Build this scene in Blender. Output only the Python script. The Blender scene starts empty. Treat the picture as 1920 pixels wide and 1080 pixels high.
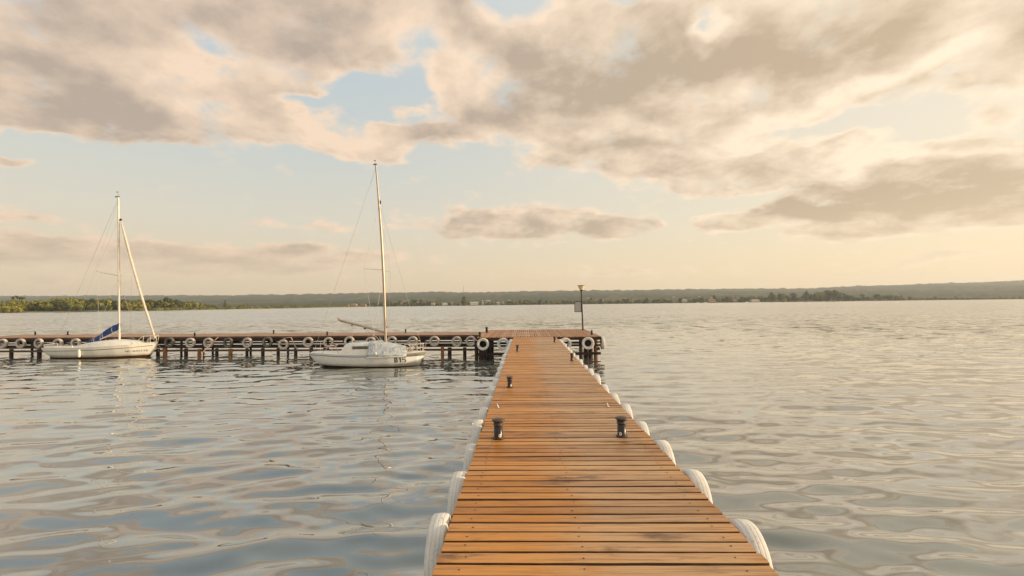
import bpy, math, random
import numpy as np
from mathutils import Vector, Matrix, Euler

R = math.radians
random.seed(7)
rng = np.random.default_rng(11)
scene = bpy.context.scene
col = scene.collection

# ------------------------------------------------------------------ camera
H_EYE, DECK = 2.85, 1.15
cam_data = bpy.data.cameras.new("camera")
cam = bpy.data.objects.new("camera", cam_data)
col.objects.link(cam)
cam_data.sensor_width = 36.0
cam_data.lens = 900 / 1920 * 36
cam_data.clip_start = 0.05
cam_data.clip_end = 20000
CAM_R = (Matrix.Rotation(R(1.505), 4, 'Z') @ Matrix.Rotation(R(90 + 1.90), 4, 'X') @ Matrix.Rotation(R(-0.67), 4, 'Z'))
cam.matrix_world = Matrix.Translation((0, 0, H_EYE)) @ CAM_R
scene.camera = cam


def ray(px, py):
    v = Vector(((px - 960) / 900, (540 - py) / 900, -1.0))
    return (CAM_R.to_3x3() @ v).normalized()


def at_z(px, py, z):
    d = ray(px, py)
    t = (z - H_EYE) / d.z
    return Vector((d.x * t, d.y * t, z))


def at_y(px, py, Y):
    d = ray(px, py)
    t = Y / d.y
    return Vector((d.x * t, Y, H_EYE + d.z * t))


def az_el(px, py):
    d = ray(px, py)
    return math.atan2(d.x, d.y), math.asin(d.z)


# ------------------------------------------------------------------ render and view
scene.render.engine = 'CYCLES'
scene.cycles.use_denoising = True
scene.cycles.max_bounces = 8
scene.cycles.volume_bounces = 0
scene.cycles.sample_clamp_indirect = 6
scene.view_settings.view_transform = 'Standard'
scene.view_settings.look = 'None'
scene.view_settings.exposure = 0.2
scene.view_settings.gamma = 1.0
scene.view_settings.use_curve_mapping = False

SUN_AZ, SUN_EL = 92.0, 11.0     # azimuth clockwise from +Y


def srgb(r, g, b):
    def f(c):
        c /= 255
        return c / 12.92 if c <= 0.04045 else ((c + 0.055) / 1.055) ** 2.4
    return (f(r), f(g), f(b), 1.0)


# ------------------------------------------------------------------ node helpers
class NT:
    def __init__(self, tree):
        self.t = tree

    def n(self, typ, **kw):
        nd = self.t.nodes.new(typ)
        for k, v in kw.items():
            setattr(nd, k, v)
        return nd

    def put(self, sock, v):
        if v is None:
            return
        if isinstance(v, bpy.types.NodeSocket):
            self.t.links.new(v, sock)
        else:
            sock.default_value = v

    def math(self, op, a, b=None, c=None, clamp=False):
        nd = self.n('ShaderNodeMath', operation=op, use_clamp=clamp)
        self.put(nd.inputs[0], a); self.put(nd.inputs[1], b); self.put(nd.inputs[2], c)
        return nd.outputs[0]

    def vmath(self, op, a, b=None, scale=None):
        nd = self.n('ShaderNodeVectorMath', operation=op)
        self.put(nd.inputs[0], a); self.put(nd.inputs[1], b)
        if scale is not None:
            self.put(nd.inputs['Scale'], scale)
        return nd.outputs['Value'] if op in ('LENGTH', 'DOT_PRODUCT') else nd.outputs[0]

    def mix(self, fac, a, b, blend='MIX'):
        nd = self.n('ShaderNodeMix', data_type='RGBA', blend_type=blend)
        self.put(nd.inputs['Factor'], fac)
        self.put(nd.inputs[6], a); self.put(nd.inputs[7], b)
        return nd.outputs[2]

    def smooth(self, v, lo, hi, to0=0.0, to1=1.0):
        nd = self.n('ShaderNodeMapRange', interpolation_type='SMOOTHSTEP')
        self.put(nd.inputs['Value'], v)
        self.put(nd.inputs['From Min'], lo); self.put(nd.inputs['From Max'], hi)
        nd.inputs['To Min'].default_value = to0; nd.inputs['To Max'].default_value = to1
        return nd.outputs[0]

    def noise(self, vec, scale, detail=4, rough=0.5, dist=0.0, color=False):
        nd = self.n('ShaderNodeTexNoise')
        self.put(nd.inputs['Vector'], vec)
        self.put(nd.inputs['Scale'], scale)
        nd.inputs['Detail'].default_value = detail
        nd.inputs['Roughness'].default_value = rough
        nd.inputs['Distortion'].default_value = dist
        return nd.outputs['Color'] if color else nd.outputs[0]

    def mapping(self, vec, loc=(0, 0, 0), rot=(0, 0, 0), scale=(1, 1, 1), typ='POINT'):
        nd = self.n('ShaderNodeMapping', vector_type=typ)
        self.put(nd.inputs[0], vec)
        nd.inputs[1].default_value = loc; nd.inputs[2].default_value = rot; nd.inputs[3].default_value = scale
        return nd.outputs[0]

    def ramp(self, fac, stops, interp='LINEAR'):
        nd = self.n('ShaderNodeValToRGB')
        cr = nd.color_ramp
        cr.interpolation = interp
        while len(cr.elements) < len(stops):
            cr.elements.new(0.5)
        for e, (p, c) in zip(cr.elements, stops):
            e.position = p; e.color = c
        self.put(nd.inputs[0], fac)
        return nd.outputs[0]

    def sep(self, v):
        nd = self.n('ShaderNodeSeparateXYZ'); self.put(nd.inputs[0], v)
        return nd.outputs

    def comb(self, x=0.0, y=0.0, z=0.0):
        nd = self.n('ShaderNodeCombineXYZ')
        self.put(nd.inputs[0], x); self.put(nd.inputs[1], y); self.put(nd.inputs[2], z)
        return nd.outputs[0]


# ------------------------------------------------------------------ sky
world = bpy.data.worlds.new("World")
scene.world = world
world.use_nodes = True
w = NT(world.node_tree)
w.t.nodes.clear()
d = w.n('ShaderNodeTexCoord').outputs['Generated']
d = w.vmath('NORMALIZE', d)
dx, dy, dz = w.sep(d)
az = w.math('ARCTAN2', dx, dy)
el = w.math('ARCSINE', dz)
ael = w.math('ABSOLUTE', el)

sky = w.n('ShaderNodeTexSky', sky_type='NISHITA', sun_disc=False)
sky.sun_elevation = R(SUN_EL)
sky.sun_rotation = R(SUN_AZ)
sky.air_density = 1.0; sky.dust_density = 2.0; sky.ozone_density = 1.0
nish = w.mix(1.0, sky.outputs[0], (1.25, 1.10, 0.95, 1), 'MULTIPLY')

e01 = w.math('DIVIDE', ael, R(90), clamp=True)
S10 = 10.0


def s10(r, g, b, k=1.0):
    c = srgb(r, g, b)
    return (c[0] * k, c[1] * k, c[2] * k, 1)


clear_l = w.ramp(e01, [(0.0, s10(230, 200, 162)), (0.045, s10(224, 205, 174)), (0.10, s10(216, 208, 190)),
                       (0.17, s10(203, 206, 199)), (0.27, s10(190, 201, 205)), (0.45, s10(196, 210, 220)), (1.0, s10(190, 206, 212))])
clear_r = w.ramp(e01, [(0.0, s10(246, 214, 168)), (0.045, s10(246, 222, 182)), (0.10, s10(238, 224, 196)),
                       (0.17, s10(236, 224, 202)), (0.27, s10(226, 218, 201)), (0.45, s10(242, 228, 204)), (1.0, s10(190, 206, 212))])
rightness = w.smooth(az, R(-28), R(45))
clear = w.mix(rightness, clear_l, clear_r)
clear = w.mix(1.0, clear, (S10, S10, S10, 1), 'MULTIPLY')
clear = w.mix(0.12, clear, nish)

# cloud coverage: ellipses in azimuth and elevation, broken up by noise
plane = w.vmath('DIVIDE', d, w.comb(w.math('ADD', dz, 0.30), w.math('ADD', dz, 0.30), 1.0))
plane = w.mapping(plane, scale=(1, 1, 0))
warp = w.noise(plane, 3.4, 5, 0.55, color=True)
warp = w.vmath('SUBTRACT', warp, (0.5, 0.5, 0.5))
wamp = w.smooth(el, R(1), R(22), 0.35, 1.0)
warp = w.vmath('MULTIPLY', warp, w.comb(w.math('MULTIPLY', wamp, 0.17), w.math('MULTIPLY', wamp, 0.11), 0.0))
pos = w.vmath('ADD', w.comb(az, el, 0.0), warp)

CLOUDS = [  # centre x, y, radius x, y, tilt, weight  (read off the photograph, turned into directions below)
    (120, 95, 430, 175, -14, 1.5), (360, 150, 400, 130, -15, 1.3), (560, 40, 420, 150, 0, 1.6), (540, 215, 270, 75, -18, 1.2),
    (680, 265, 150, 62, 0, 1.0), (790, 50, 160, 130, 0, 1.2), (10, 195, 190, 32, -12, 1.0), (235, 238, 190, 34, -8, .8),
    (810, 250, 130, 20, -12, .8), (735, 195, 50, 20, 0, .7), (-150, 60, 300, 200, 0, 1.2),
    (960, 110, 230, 160, 0, 1.4), (900, 205, 200, 75, 0, 1.0), (1150, 140, 380, 180, 10, 1.7), (1450, 90, 430, 170, 15, 1.7),
    (1780, 40, 380, 150, 12, 1.7), (1250, 240, 350, 75, 14, 1.2), (1110, 290, 210, 30, 12, .9), (1930, 130, 160, 40, 20, .8),
    (1560, 190, 260, 35, 22, .8),
    (715, 165, 120, 62, 5, -1.0), (600, 195, 80, 26, 10, -.5), (785, 115, 70, 55, 60, -.6), (962, 2, 110, 60, 0, -1.1), (385, 85, 100, 30, -25, -.3), (1335, 30, 45, 40, 0, -.7), (560, 185, 80, 18, 0, -.6),
    (640, 215, 60, 20, 0, -.5), (380, 60, 80, 40, -20, -.35),
    (1370, 308, 320, 44, 6, 1.05), (1450, 335, 220, 36, 6, .9), (1230, 318, 130, 20, 5, .6), (1300, 355, 140, 22, 0, .5),
    (1610, 262, 110, 20, 18, .7), (1780, 262, 140, 18, 8, .6), (1870, 215, 180, 34, 25, .6),
    (1760, 355, 380, 85, 4, 2.2), (1930, 335, 300, 100, 0, 2.0), (1540, 398, 200, 38, 6, 1.2), (1730, 420, 230, 24, 4, .9),
    (1345, 411, 90, 21, 0, 1.2), (1570, 443, 110, 19, 2, 1.2),
    (1000, 418, 240, 34, -2, 1.2), (1150, 424, 130, 20, 0, .9), (880, 436, 160, 20, 0, .8), (1340, 378, 130, 26, 5, -.5), (1420, 440, 60, 20, 0, -.4), (1270, 415, 40, 24, 0, -.5),
    (230, 482, 480, 40, -1, .95), (560, 490, 330, 34, 0, .95), (20, 466, 230, 26, 0, .8),
    (1200, 511, 340, 14, 1, .6), (75, 532, 110, 16, 0, .7), (1750, 488, 300, 20, 8, .6), (590, 432, 160, 14, 0, .5),
    (40, 408, 120, 17, 0, .75), (10, 300, 80, 17, 0, .95), (1480, 470, 260, 12, 0, .3),
]
SHADES = [  # thicker, darker parts of the cloud (+) and sunlit parts (-)
    (190, 215, 300, 60, -12, .55), (560, 60, 230, 80, -8, .45), (60, 60, 200, 90, 0, .15), (1180, 130, 380, 110, 12, .55), (930, 200, 120, 60, 0, .35),
    (1420, 90, 330, 80, 14, .35), (1760, 365, 420, 80, 4, .75), (1560, 395, 200, 40, 6, .5), (1000, 436, 300, 26, 0, .45), (1330, 330, 300, 30, 6, .25),
    (1110, 292, 220, 26, 10, .35), (300, 492, 500, 30, 0, .3),
    (330, 110, 190, 60, -18, -.5), (480, 200, 280, 50, -16, -.35), (660, 262, 130, 60, 0, -.7), (790, 70, 120, 90, 0, -.4), (850, 150, 110, 70, 0, -.35),
    (1500, 215, 420, 40, 22, -.6), (1700, 130, 320, 40, 18, -.4), (1620, 270, 160, 40, 10, -.6), (1750, 290, 360, 18, 6, -.5), (1040, 30, 140, 70, 0, -.3),
    (1350, 60, 70, 50, 0, -.5), (1600, 330, 60, 30, 30, -.5),
]
def ellipses(items, grow):
  acc = None
  for (cx, cy, rx, ry, tilt, wt) in items:
    a0, e0 = az_el(cx, cy)
    if grow and wt > 0 and ry < 60: rx *= 1.15; ry *= 1.25
    t = R(tilt)
    a1, e1 = az_el(cx + rx * math.cos(t) * .25, cy - rx * math.sin(t) * .25)
    a2, e2 = az_el(cx - ry * math.sin(t) * .25, cy - ry * math.cos(t) * .25)
    la = 4 * math.hypot(a1 - a0, e1 - e0); lb = 4 * math.hypot(a2 - a0, e2 - e0)
    m = w.mapping(pos, (a0, e0, 0), (0, 0, math.atan2(e1 - e0, a1 - a0)), (la, lb, 1), 'TEXTURE')
    g = w.n('ShaderNodeTexGradient', gradient_type='SPHERICAL')
    w.put(g.inputs[0], m)
    acc = w.math('MULTIPLY_ADD', g.outputs['Fac'], wt, acc if acc is not None else 0.0)
  return acc


pos_acc = ellipses([c_ for c_ in CLOUDS if c_[5] > 0], True)
neg_acc = ellipses([c_ for c_ in CLOUDS if c_[5] < 0], False)
sacc = ellipses(SHADES, False)
acc = w.math('ADD', w.math('MINIMUM', pos_acc, 0.72), neg_acc)
# the rest of the sky, above and beside the picture: broken cloud
outside = w.math('MAXIMUM', w.smooth(el, R(31), R(42)), w.smooth(w.math('ABSOLUTE', az), R(50), R(62)))
low = w.noise(plane, 1.1, 3, 0.5)
acc = w.math('ADD', acc, w.math('MULTIPLY', outside, w.smooth(low, 0.45, 0.68, 0, .62)))
fbm = w.noise(plane, 6.6, 10, 0.58, 0.12)
sunshift = (0.055, 0.02, 0)
fbm_s = w.noise(w.vmath('ADD', plane, sunshift), 6.6, 7, 0.58, 0.12)
D = w.math('ADD', acc, w.math('MULTIPLY', w.math('SUBTRACT', fbm, 0.5), 1.95))
alpha = w.smooth(D, 0.14, 0.66)
thick = w.smooth(D, 0.22, 1.22)
relief = w.math('MULTIPLY', w.math('SUBTRACT', fbm, fbm_s), 2.1)
broad = w.noise(plane, 3.1, 3, 0.5, 0.3)
shade = w.math('ADD', thick, w.math('MULTIPLY', w.math('SUBTRACT', broad, 0.5), -1.1))
shade = w.math('ADD', shade, sacc)
shade = w.math('SUBTRACT', shade, relief, clamp=True)
bright = w.mix(rightness, s10(237, 210, 183), s10(252, 231, 203))
dark = w.mix(rightness, s10(175, 158, 143), s10(187, 165, 137))
cloudc = w.mix(shade, bright, dark)
# low clouds fade into the warm air over the horizon
cloudc = w.mix(w.smooth(el, R(2), R(11), 0.45, 0.0), cloudc, w.mix(rightness, s10(224, 198, 166), s10(240, 212, 170)))
cloudc = w.mix(1.0, cloudc, (S10, S10, S10, 1), 'MULTIPLY')
alpha = w.math('MULTIPLY', alpha, w.smooth(el, R(0.5), R(6), 0.25, 0.94))
skyc = w.mix(alpha, clear, cloudc)
# veil of light round the hidden sun, low on the right
sd = Vector((math.sin(R(SUN_AZ)) * math.cos(R(SUN_EL)), math.cos(R(SUN_AZ)) * math.cos(R(SUN_EL)), math.sin(R(SUN_EL))))
sdot = w.vmath('DOT_PRODUCT', d, tuple(sd))
glow = w.math('POWER', w.math('MAXIMUM', sdot, 0.0), 5.0)
skyc = w.mix(w.math('MULTIPLY', glow, 0.5), skyc, (S10 * 1.25, S10 * 1.04, S10 * 0.76, 1))
bg = w.n('ShaderNodeBackground')
w.put(bg.inputs[0], skyc)
bg.inputs[1].default_value = 0.1
out = w.n('ShaderNodeOutputWorld')
w.t.links.new(bg.outputs[0], out.inputs[0])
world.cycles.sampling_method = 'MANUAL'
world.cycles.sample_map_resolution = 512

# ------------------------------------------------------------------ sun
sl = bpy.data.lights.new("sun", 'SUN')
sl.energy = 4.6
sl.color = (1.0, 0.79, 0.53)
sl.angle = R(1.2)
so = bpy.data.objects.new("sun", sl)
so.rotation_euler = (-sd).to_track_quat('-Z', 'Y').to_euler()
so.location = (60, 20, 40)
col.objects.link(so)


# ------------------------------------------------------------------ mesh helpers
class MB:
    def __init__(self):
        self.v = []; self.f = []; self.m = []; self.s = []

    def add(self, verts, faces, mat=0, smooth=False):
        o = len(self.v)
        self.v.extend([tuple(p) for p in verts])
        for f in faces:
            self.f.append([i + o for i in f]); self.m.append(mat); self.s.append(smooth)

    def box(self, c, size, rot=None, mat=0, bevel=0.0):
        sx, sy, sz = size[0] / 2, size[1] / 2, size[2] / 2
        if bevel <= 0:
            vs = [Vector((x, y, z)) for x in (-sx, sx) for y in (-sy, sy) for z in (-sz, sz)]
            fs = [(0, 1, 3, 2), (4, 6, 7, 5), (0, 4, 5, 1), (2, 3, 7, 6), (0, 2, 6, 4), (1, 5, 7, 3)]
        else:
            b = min(bevel, sx * .9, sy * .9, sz * .9)
            ring = lambda x, y: [(-x, -y), (x, -y), (x, y), (-x, y)]
            vs = []
            for z, k in ((-sz, 1), (-sz + b, 0), (sz - b, 0), (sz, 1)):
                for (x, y) in ring(sx - b * k, sy - b * k):
                    vs.append(Vector((x, y, z)))
            fs = [(3, 2, 1, 0), (12, 13, 14, 15)]
            for r_ in range(3):
                for i in range(4):
                    a = r_ * 4 + i; b2 = r_ * 4 + (i + 1) % 4
                    fs.append((a, b2, b2 + 4, a + 4))
        M = rot if rot is not None else Matrix.Identity(3)
        self.add([M @ v + Vector(c) for v in vs], fs, mat)

    def tube(self, pts, rad, segs=8, mat=0, cap=True, smooth=True):
        pts = [Vector(p) for p in pts]
        if not hasattr(rad, '__len__'):
            rad = [rad] * len(pts)
        vs, fs = [], []
        prev = None
        for i, p in enumerate(pts):
            a = pts[min(i + 1, len(pts) - 1)] - pts[max(i - 1, 0)]
            a.normalize()
            if prev is None:
                u = a.orthogonal().normalized()
            else:
                u = (prev - a * prev.dot(a))
                u = u.normalized() if u.length > 1e-6 else a.orthogonal().normalized()
            prev = u
            vv = a.cross(u)
            for k in range(segs):
                t = 2 * math.pi * k / segs
                vs.append(p + (u * math.cos(t) + vv * math.sin(t)) * rad[i])
        for i in range(len(pts) - 1):
            for k in range(segs):
                a = i * segs + k; b = i * segs + (k + 1) % segs
                fs.append((a, b, b + segs, a + segs))
        self.add(vs, fs, mat, smooth)
        if cap:
            self.add(vs[:segs], [tuple(reversed(range(segs)))], mat)
            self.add(vs[-segs:], [tuple(range(segs))], mat)

    def lathe(self, prof, segs=24, mat=0, smooth=True, closed=False, axis='Z', center=(0, 0, 0)):
        vs, fs = [], []
        n = len(prof)
        for k in range(segs):
            t = 2 * math.pi * k / segs
            c, s_ = math.cos(t), math.sin(t)
            for (r, h) in prof:
                if axis == 'Z':
                    p = (r * c, r * s_, h)
                elif axis == 'Y':
                    p = (r * c, h, r * s_)
                else:
                    p = (h, r * c, r * s_)
                vs.append((p[0] + center[0], p[1] + center[1], p[2] + center[2]))
        for k in range(segs):
            k2 = (k + 1) % segs
            for i in range(n if closed else n - 1):
                j = (i + 1) % n
                if axis == 'Y':
                    fs.append((k * n + i, k * n + j, k2 * n + j, k2 * n + i))
                else:
                    fs.append((k * n + i, k2 * n + i, k2 * n + j, k * n + j))
        self.add(vs, fs, mat, smooth)

    def grid(self, P, mat=0, smooth=True):
        """P[i][j] points"""
        n, m = len(P), len(P[0])
        vs = [p for row in P for p in row]
        fs = [(i * m + j, i * m + j + 1, (i + 1) * m + j + 1, (i + 1) * m + j) for i in range(n - 1) for j in range(m - 1)]
        self.add(vs, fs, mat, smooth)

    def build(self, name, mats, parent=None, origin=(0, 0, 0)):
        me = bpy.data.meshes.new(name)
        o = Vector(origin)
        me.from_pydata([tuple(Vector(p) - o) for p in self.v], [], self.f)
        if not isinstance(mats, (list, tuple)):
            mats = [mats]
        for m in mats:
            me.materials.append(m)
        me.polygons.foreach_set('material_index', self.m)
        me.polygons.foreach_set('use_smooth', self.s)
        me.update()
        ob = bpy.data.objects.new(name, me)
        col.objects.link(ob)
        if parent is not None:
            ob.parent = parent
        else:
            ob.location = o
        return ob


def np_mesh(name, V, F, mats, smooth=True):
    me = bpy.data.meshes.new(name)
    me.vertices.add(len(V)); me.vertices.foreach_set('co', V.astype(np.float32).ravel())
    k = F.shape[1]
    me.loops.add(len(F) * k); me.loops.foreach_set('vertex_index', F.astype(np.int32).ravel())
    me.polygons.add(len(F))
    me.polygons.foreach_set('loop_start', np.arange(len(F), dtype=np.int32) * k)
    me.polygons.foreach_set('loop_total', np.full(len(F), k, dtype=np.int32))
    me.polygons.foreach_set('use_smooth', np.full(len(F), smooth))
    for m in mats:
        me.materials.append(m)
    me.update(calc_edges=True)
    ob = bpy.data.objects.new(name, me)
    col.objects.link(ob)
    return ob


def tag(o, label=None, cat=None, group=None, kind=None):
    if label: o['label'] = label
    if cat: o['category'] = cat
    if group: o['group'] = group
    if kind: o['kind'] = kind
    return o


def thing(name, loc, label, cat, group=None, rz=0):
    o = bpy.data.objects.new(name, None)
    o.empty_display_size = 0.3
    col.objects.link(o)
    o.location = loc; o.rotation_euler = (0, 0, rz)
    return tag(o, label, cat, group)


def copy_tree(root, parent=None):
    c = root.copy(); col.objects.link(c)
    if parent is not None:
        c.parent = parent
    for ch in root.children:
        copy_tree(ch, c)
    return c


ORD = ['first', 'second', 'third', 'fourth', 'fifth', 'sixth', 'seventh', 'eighth', 'ninth', 'tenth', 'eleventh', 'twelfth',
       'thirteenth', 'fourteenth', 'fifteenth', 'sixteenth', 'seventeenth', 'eighteenth', 'nineteenth', 'twentieth', 'twenty-first',
       'twenty-second', 'twenty-third', 'twenty-fourth', 'twenty-fifth', 'twenty-sixth']


# ------------------------------------------------------------------ materials
def mat(name):
    m = bpy.data.materials.new(name)
    m.use_nodes = True
    t = NT(m.node_tree)
    b = m.node_tree.nodes['Principled BSDF']
    return m, t, b


def simple(name, c, rough=0.5, metal=0.0, var=0.15, scale=6.0, bump=0.0, dirt=None):
    m, t, b = mat(name)
    co = t.n('ShaderNodeTexCoord').outputs['Object']
    nz = t.noise(co, scale, 6, 0.6)
    c0 = tuple(x * (1 - var) for x in c[:3]) + (1,); c1 = tuple(min(1, x * (1 + var)) for x in c[:3]) + (1,)
    cc = t.mix(t.smooth(nz, 0.3, 0.7), c0, c1)
    if dirt:
        nz2 = t.noise(co, scale * 2.3, 8, 0.65)
        cc = t.mix(t.smooth(nz2, 0.56, 0.72), cc, dirt)
    t.put(b.inputs['Base Color'], cc)
    b.inputs['Roughness'].default_value = rough
    b.inputs['Metallic'].default_value = metal
    if bump:
        bp = t.n('ShaderNodeBump'); bp.inputs['Strength'].default_value = bump; bp.inputs['Distance'].default_value = 0.01
        t.put(bp.inputs['Height'], t.noise(co, scale * 6, 5, 0.6)); t.put(b.inputs['Normal'], bp.outputs[0])
    return m


def wood_deck(name, long_axis, centre, halfw, hot, worn, stain_amt=1.0, wear=True):
    """oiled planks; boards are separate islands so each gets its own tone"""
    m, t, b = mat(name)
    co = t.n('ShaderNodeTexCoord').outputs['Object']
    isl = t.n('ShaderNodeNewGeometry').outputs['Random Per Island']
    off = t.comb(t.math('MULTIPLY', isl, 37.0), t.math('MULTIPLY', isl, 53.0), 0.0)
    cs = t.vmath('ADD', co, off)
    sc = (1.3, 42, 10) if long_axis == 'X' else (42, 1.3, 10)
    grain = t.noise(t.mapping(cs, scale=sc), 1.6, 7, 0.62, 0.4)
    fine = t.noise(t.mapping(cs, scale=tuple(s_ * 4 for s_ in sc)), 1.5, 4, 0.6)
    x, y, z = t.sep(co)
    across = x if long_axis == 'X' else y
    big = t.noise(co, 0.9, 5, 0.6)
    mid = t.noise(cs, 3.2, 6, 0.62)
    dist = t.math('ABSOLUTE', t.math('SUBTRACT', across, centre))
    dist = t.math('ADD', dist, t.math('MULTIPLY', t.math('SUBTRACT', big, 0.5), 1.1))
    dist = t.math('ADD', dist, t.math('MULTIPLY', t.math('SUBTRACT', mid, 0.5), 0.6))
    w_ = t.smooth(dist, halfw * 0.25, halfw * 0.85, 1.0, 0.0) if wear else 0.6
    c = t.mix(w_, hot, worn)
    # board to board tone
    c = t.mix(t.math('MULTIPLY', t.math('ABSOLUTE', t.math('SUBTRACT', isl, 0.5)), 0.9), c, t.mix(t.math('GREATER_THAN', isl, 0.5), srgb(128, 78, 40), srgb(214, 160, 100)))
    c = t.mix(t.math('MULTIPLY', t.smooth(grain, 0.42, 0.72), 0.6), c, srgb(96, 52, 22))
    c = t.mix(t.math('MULTIPLY', t.smooth(fine, 0.5, 0.8), 0.25), c, srgb(60, 36, 20))
    st = t.noise(t.mapping(cs, scale=(1.5, 5, 1) if long_axis == 'X' else (5, 1.5, 1)), 1.0, 6, 0.65)
    stain = t.math('MULTIPLY', t.smooth(st, 0.53, 0.72), 0.75 * stain_amt)
    c = t.mix(stain, c, srgb(58, 38, 24))
    t.put(b.inputs['Base Color'], c)
    t.put(b.inputs['Roughness'], t.math('ADD', t.math('MULTIPLY', mid, 0.35), 0.27))
    bp = t.n('ShaderNodeBump'); bp.inputs['Strength'].default_value = 0.35; bp.inputs['Distance'].default_value = 0.004
    t.put(bp.inputs['Height'], t.math('ADD', grain, t.math('MULTIPLY', fine, .5)))
    t.put(b.inputs['Normal'], bp.outputs[0])
    return m


M = {}
M['deck'] = wood_deck('oiled_planks', 'X', 0.478, 1.08, srgb(202, 131, 42), srgb(194, 152, 108))
M['head'] = wood_deck('platform_planks', 'Y', 28.0, 20.0, srgb(176, 118, 62), srgb(172, 128, 92), 0.6)
M['old_deck'] = simple('weathered_planks', srgb(150, 116, 92), 0.7, var=0.2, scale=1.5)
M['gap_shade'] = simple('board_side_gap_shade', (0.10, 0.05, 0.022), 0.85, var=0.4, scale=8)  # plank sides coloured darker than the tops: shade of the gaps painted in
M['screw'] = simple('rusty_screw_head', (0.018, 0.012, 0.009), 0.6)
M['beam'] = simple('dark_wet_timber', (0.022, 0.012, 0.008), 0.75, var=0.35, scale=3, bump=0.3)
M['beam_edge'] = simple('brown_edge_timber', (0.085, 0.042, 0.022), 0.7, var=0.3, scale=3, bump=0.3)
M['pile'] = simple('timber_pile', (0.04, 0.02, 0.011), 0.75, var=0.4, scale=4, bump=0.3)
M['rust'] = simple('orange_rusty_pile', (0.22, 0.09, 0.03), 0.8, var=0.35, scale=5, bump=0.3)
M['steel_dark'] = simple('dark_painted_steel', (0.018, 0.008, 0.006), 0.32, 0.0, var=0.3, scale=20)
M['steel_top'] = simple('worn_steel_cap', (0.085, 0.058, 0.045), 0.42, 0.4, var=0.35, scale=25, bump=0.2)
M['galv'] = simple('galvanised_steel', (0.5, 0.48, 0.44), 0.4, 0.7, var=0.2, scale=20)
M['white_sticker'] = simple('white_sticker', (0.72, 0.68, 0.6), 0.5, var=0.05)
M['rope'] = simple('pale_rope', (0.42, 0.32, 0.22), 0.9, var=0.2, scale=30)
M['pink_rope'] = simple('faded_pink_pipe', (0.50, 0.34, 0.27), 0.7, var=0.15, scale=10)
M['gelcoat'] = simple('white_gelcoat', (0.62, 0.58, 0.51), 0.3, var=0.05, scale=2.5)
M['deck_white'] = simple('chalky_white_deck', (0.76, 0.72, 0.64), 0.5, var=0.08, scale=6)
M['alu'] = simple('anodised_spar', (0.42, 0.34, 0.26), 0.38, 0.55, var=0.12, scale=4)
M['white_spar'] = simple('white_spar', (0.68, 0.60, 0.50), 0.4, 0.0, var=0.08, scale=4)
M['wire'] = simple('rigging_wire', (0.42, 0.38, 0.33), 0.4, 0.6, var=0.05)
M['black'] = simple('black_plastic', (0.02, 0.018, 0.016), 0.5)
M['window'] = simple('smoked_acrylic_window', (0.10, 0.095, 0.085), 0.12, var=0.1)
M['rubrail'] = simple('blue_grey_rubbing_strake', (0.19, 0.20, 0.21), 0.5)
M['blue_cover'] = simple('blue_sail_cover', (0.018, 0.050, 0.20), 0.8, var=0.35, scale=7, bump=0.5)
M['sail'] = simple('furled_sailcloth', (0.62, 0.52, 0.42), 0.8, var=0.15, scale=8)
M['lamp_cream'] = simple('cream_lamp_diffuser', (0.75, 0.60, 0.34), 0.35, var=0.05)
M['sign'] = simple('pale_notice_sheet', (0.40, 0.39, 0.37), 0.4, var=0.06, scale=9)
M['ink'] = simple('dark_printed_ink', (0.03, 0.025, 0.02), 0.6)


def tyre_mat(name, pale, black, amt):
    m, t, b = mat(name)
    co = t.n('ShaderNodeTexCoord').outputs['Object']
    rnd = t.n('ShaderNodeObjectInfo').outputs['Random']
    cs = t.vmath('ADD', co, t.comb(t.math('MULTIPLY', rnd, 41.0), t.math('MULTIPLY', rnd, 17.0), 0.0))
    x, y, z = t.sep(co)
    n1 = t.noise(cs, 5, 7, 0.65)
    n2 = t.noise(cs, 46, 3, 0.6)
    rr = t.vmath('LENGTH', t.comb(x, 0.0, z))
    # tread grooves run round the tyre
    wv = t.math('SINE', t.math('ADD', t.math('MULTIPLY', y, 190.0), t.math('MULTIPLY', n1, 3.0)))
    on_tread = t.smooth(rr, 0.30, 0.318)
    groove = t.math('MULTIPLY', t.smooth(wv, 0.35, 0.9), on_tread)
    c = t.mix(t.smooth(n1, 0.35, 0.65), tuple(v * .82 for v in pale[:3]) + (1,), pale)
    c = t.mix(t.math('MULTIPLY', groove, 0.15), c, black)
    c = t.mix(t.math('MULTIPLY', t.smooth(n2, 0.60, 0.72), amt), c, black)
    c = t.mix(t.math('MULTIPLY', t.smooth(n1, 0.62, 0.74), amt), c, black)
    t.put(b.inputs['Base Color'], c)
    b.inputs['Roughness'].default_value = 0.75
    bp = t.n('ShaderNodeBump'); bp.inputs['Strength'].default_value = 0.6; bp.inputs['Distance'].default_value = 0.006
    t.put(bp.inputs['Height'], t.math('SUBTRACT', t.math('MULTIPLY', n2, 0.6), t.math('MULTIPLY', groove, .5)))
    t.put(b.inputs['Normal'], bp.outputs[0])
    return m


M['tyre'] = tyre_mat('whitewashed_tyre', (0.74, 0.69, 0.62, 1), (0.14, 0.11, 0.09, 1), 0.5)
M['tyre_far'] = tyre_mat('grey_washed_tyre', (0.55, 0.47, 0.41, 1), (0.06, 0.05, 0.04, 1), 0.6)
M['tyre_dark'] = tyre_mat('bare_rubber_tyre', (0.14, 0.12, 0.10, 1), (0.03, 0.025, 0.02, 1), 0.6)

# water: smooth gloss over a turbid green-brown body
m, t, b = mat('lake_water')
geo = t.n('ShaderNodeNewGeometry')
gp = geo.outputs['Position']
cdist = t.vmath('LENGTH', gp)
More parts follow.
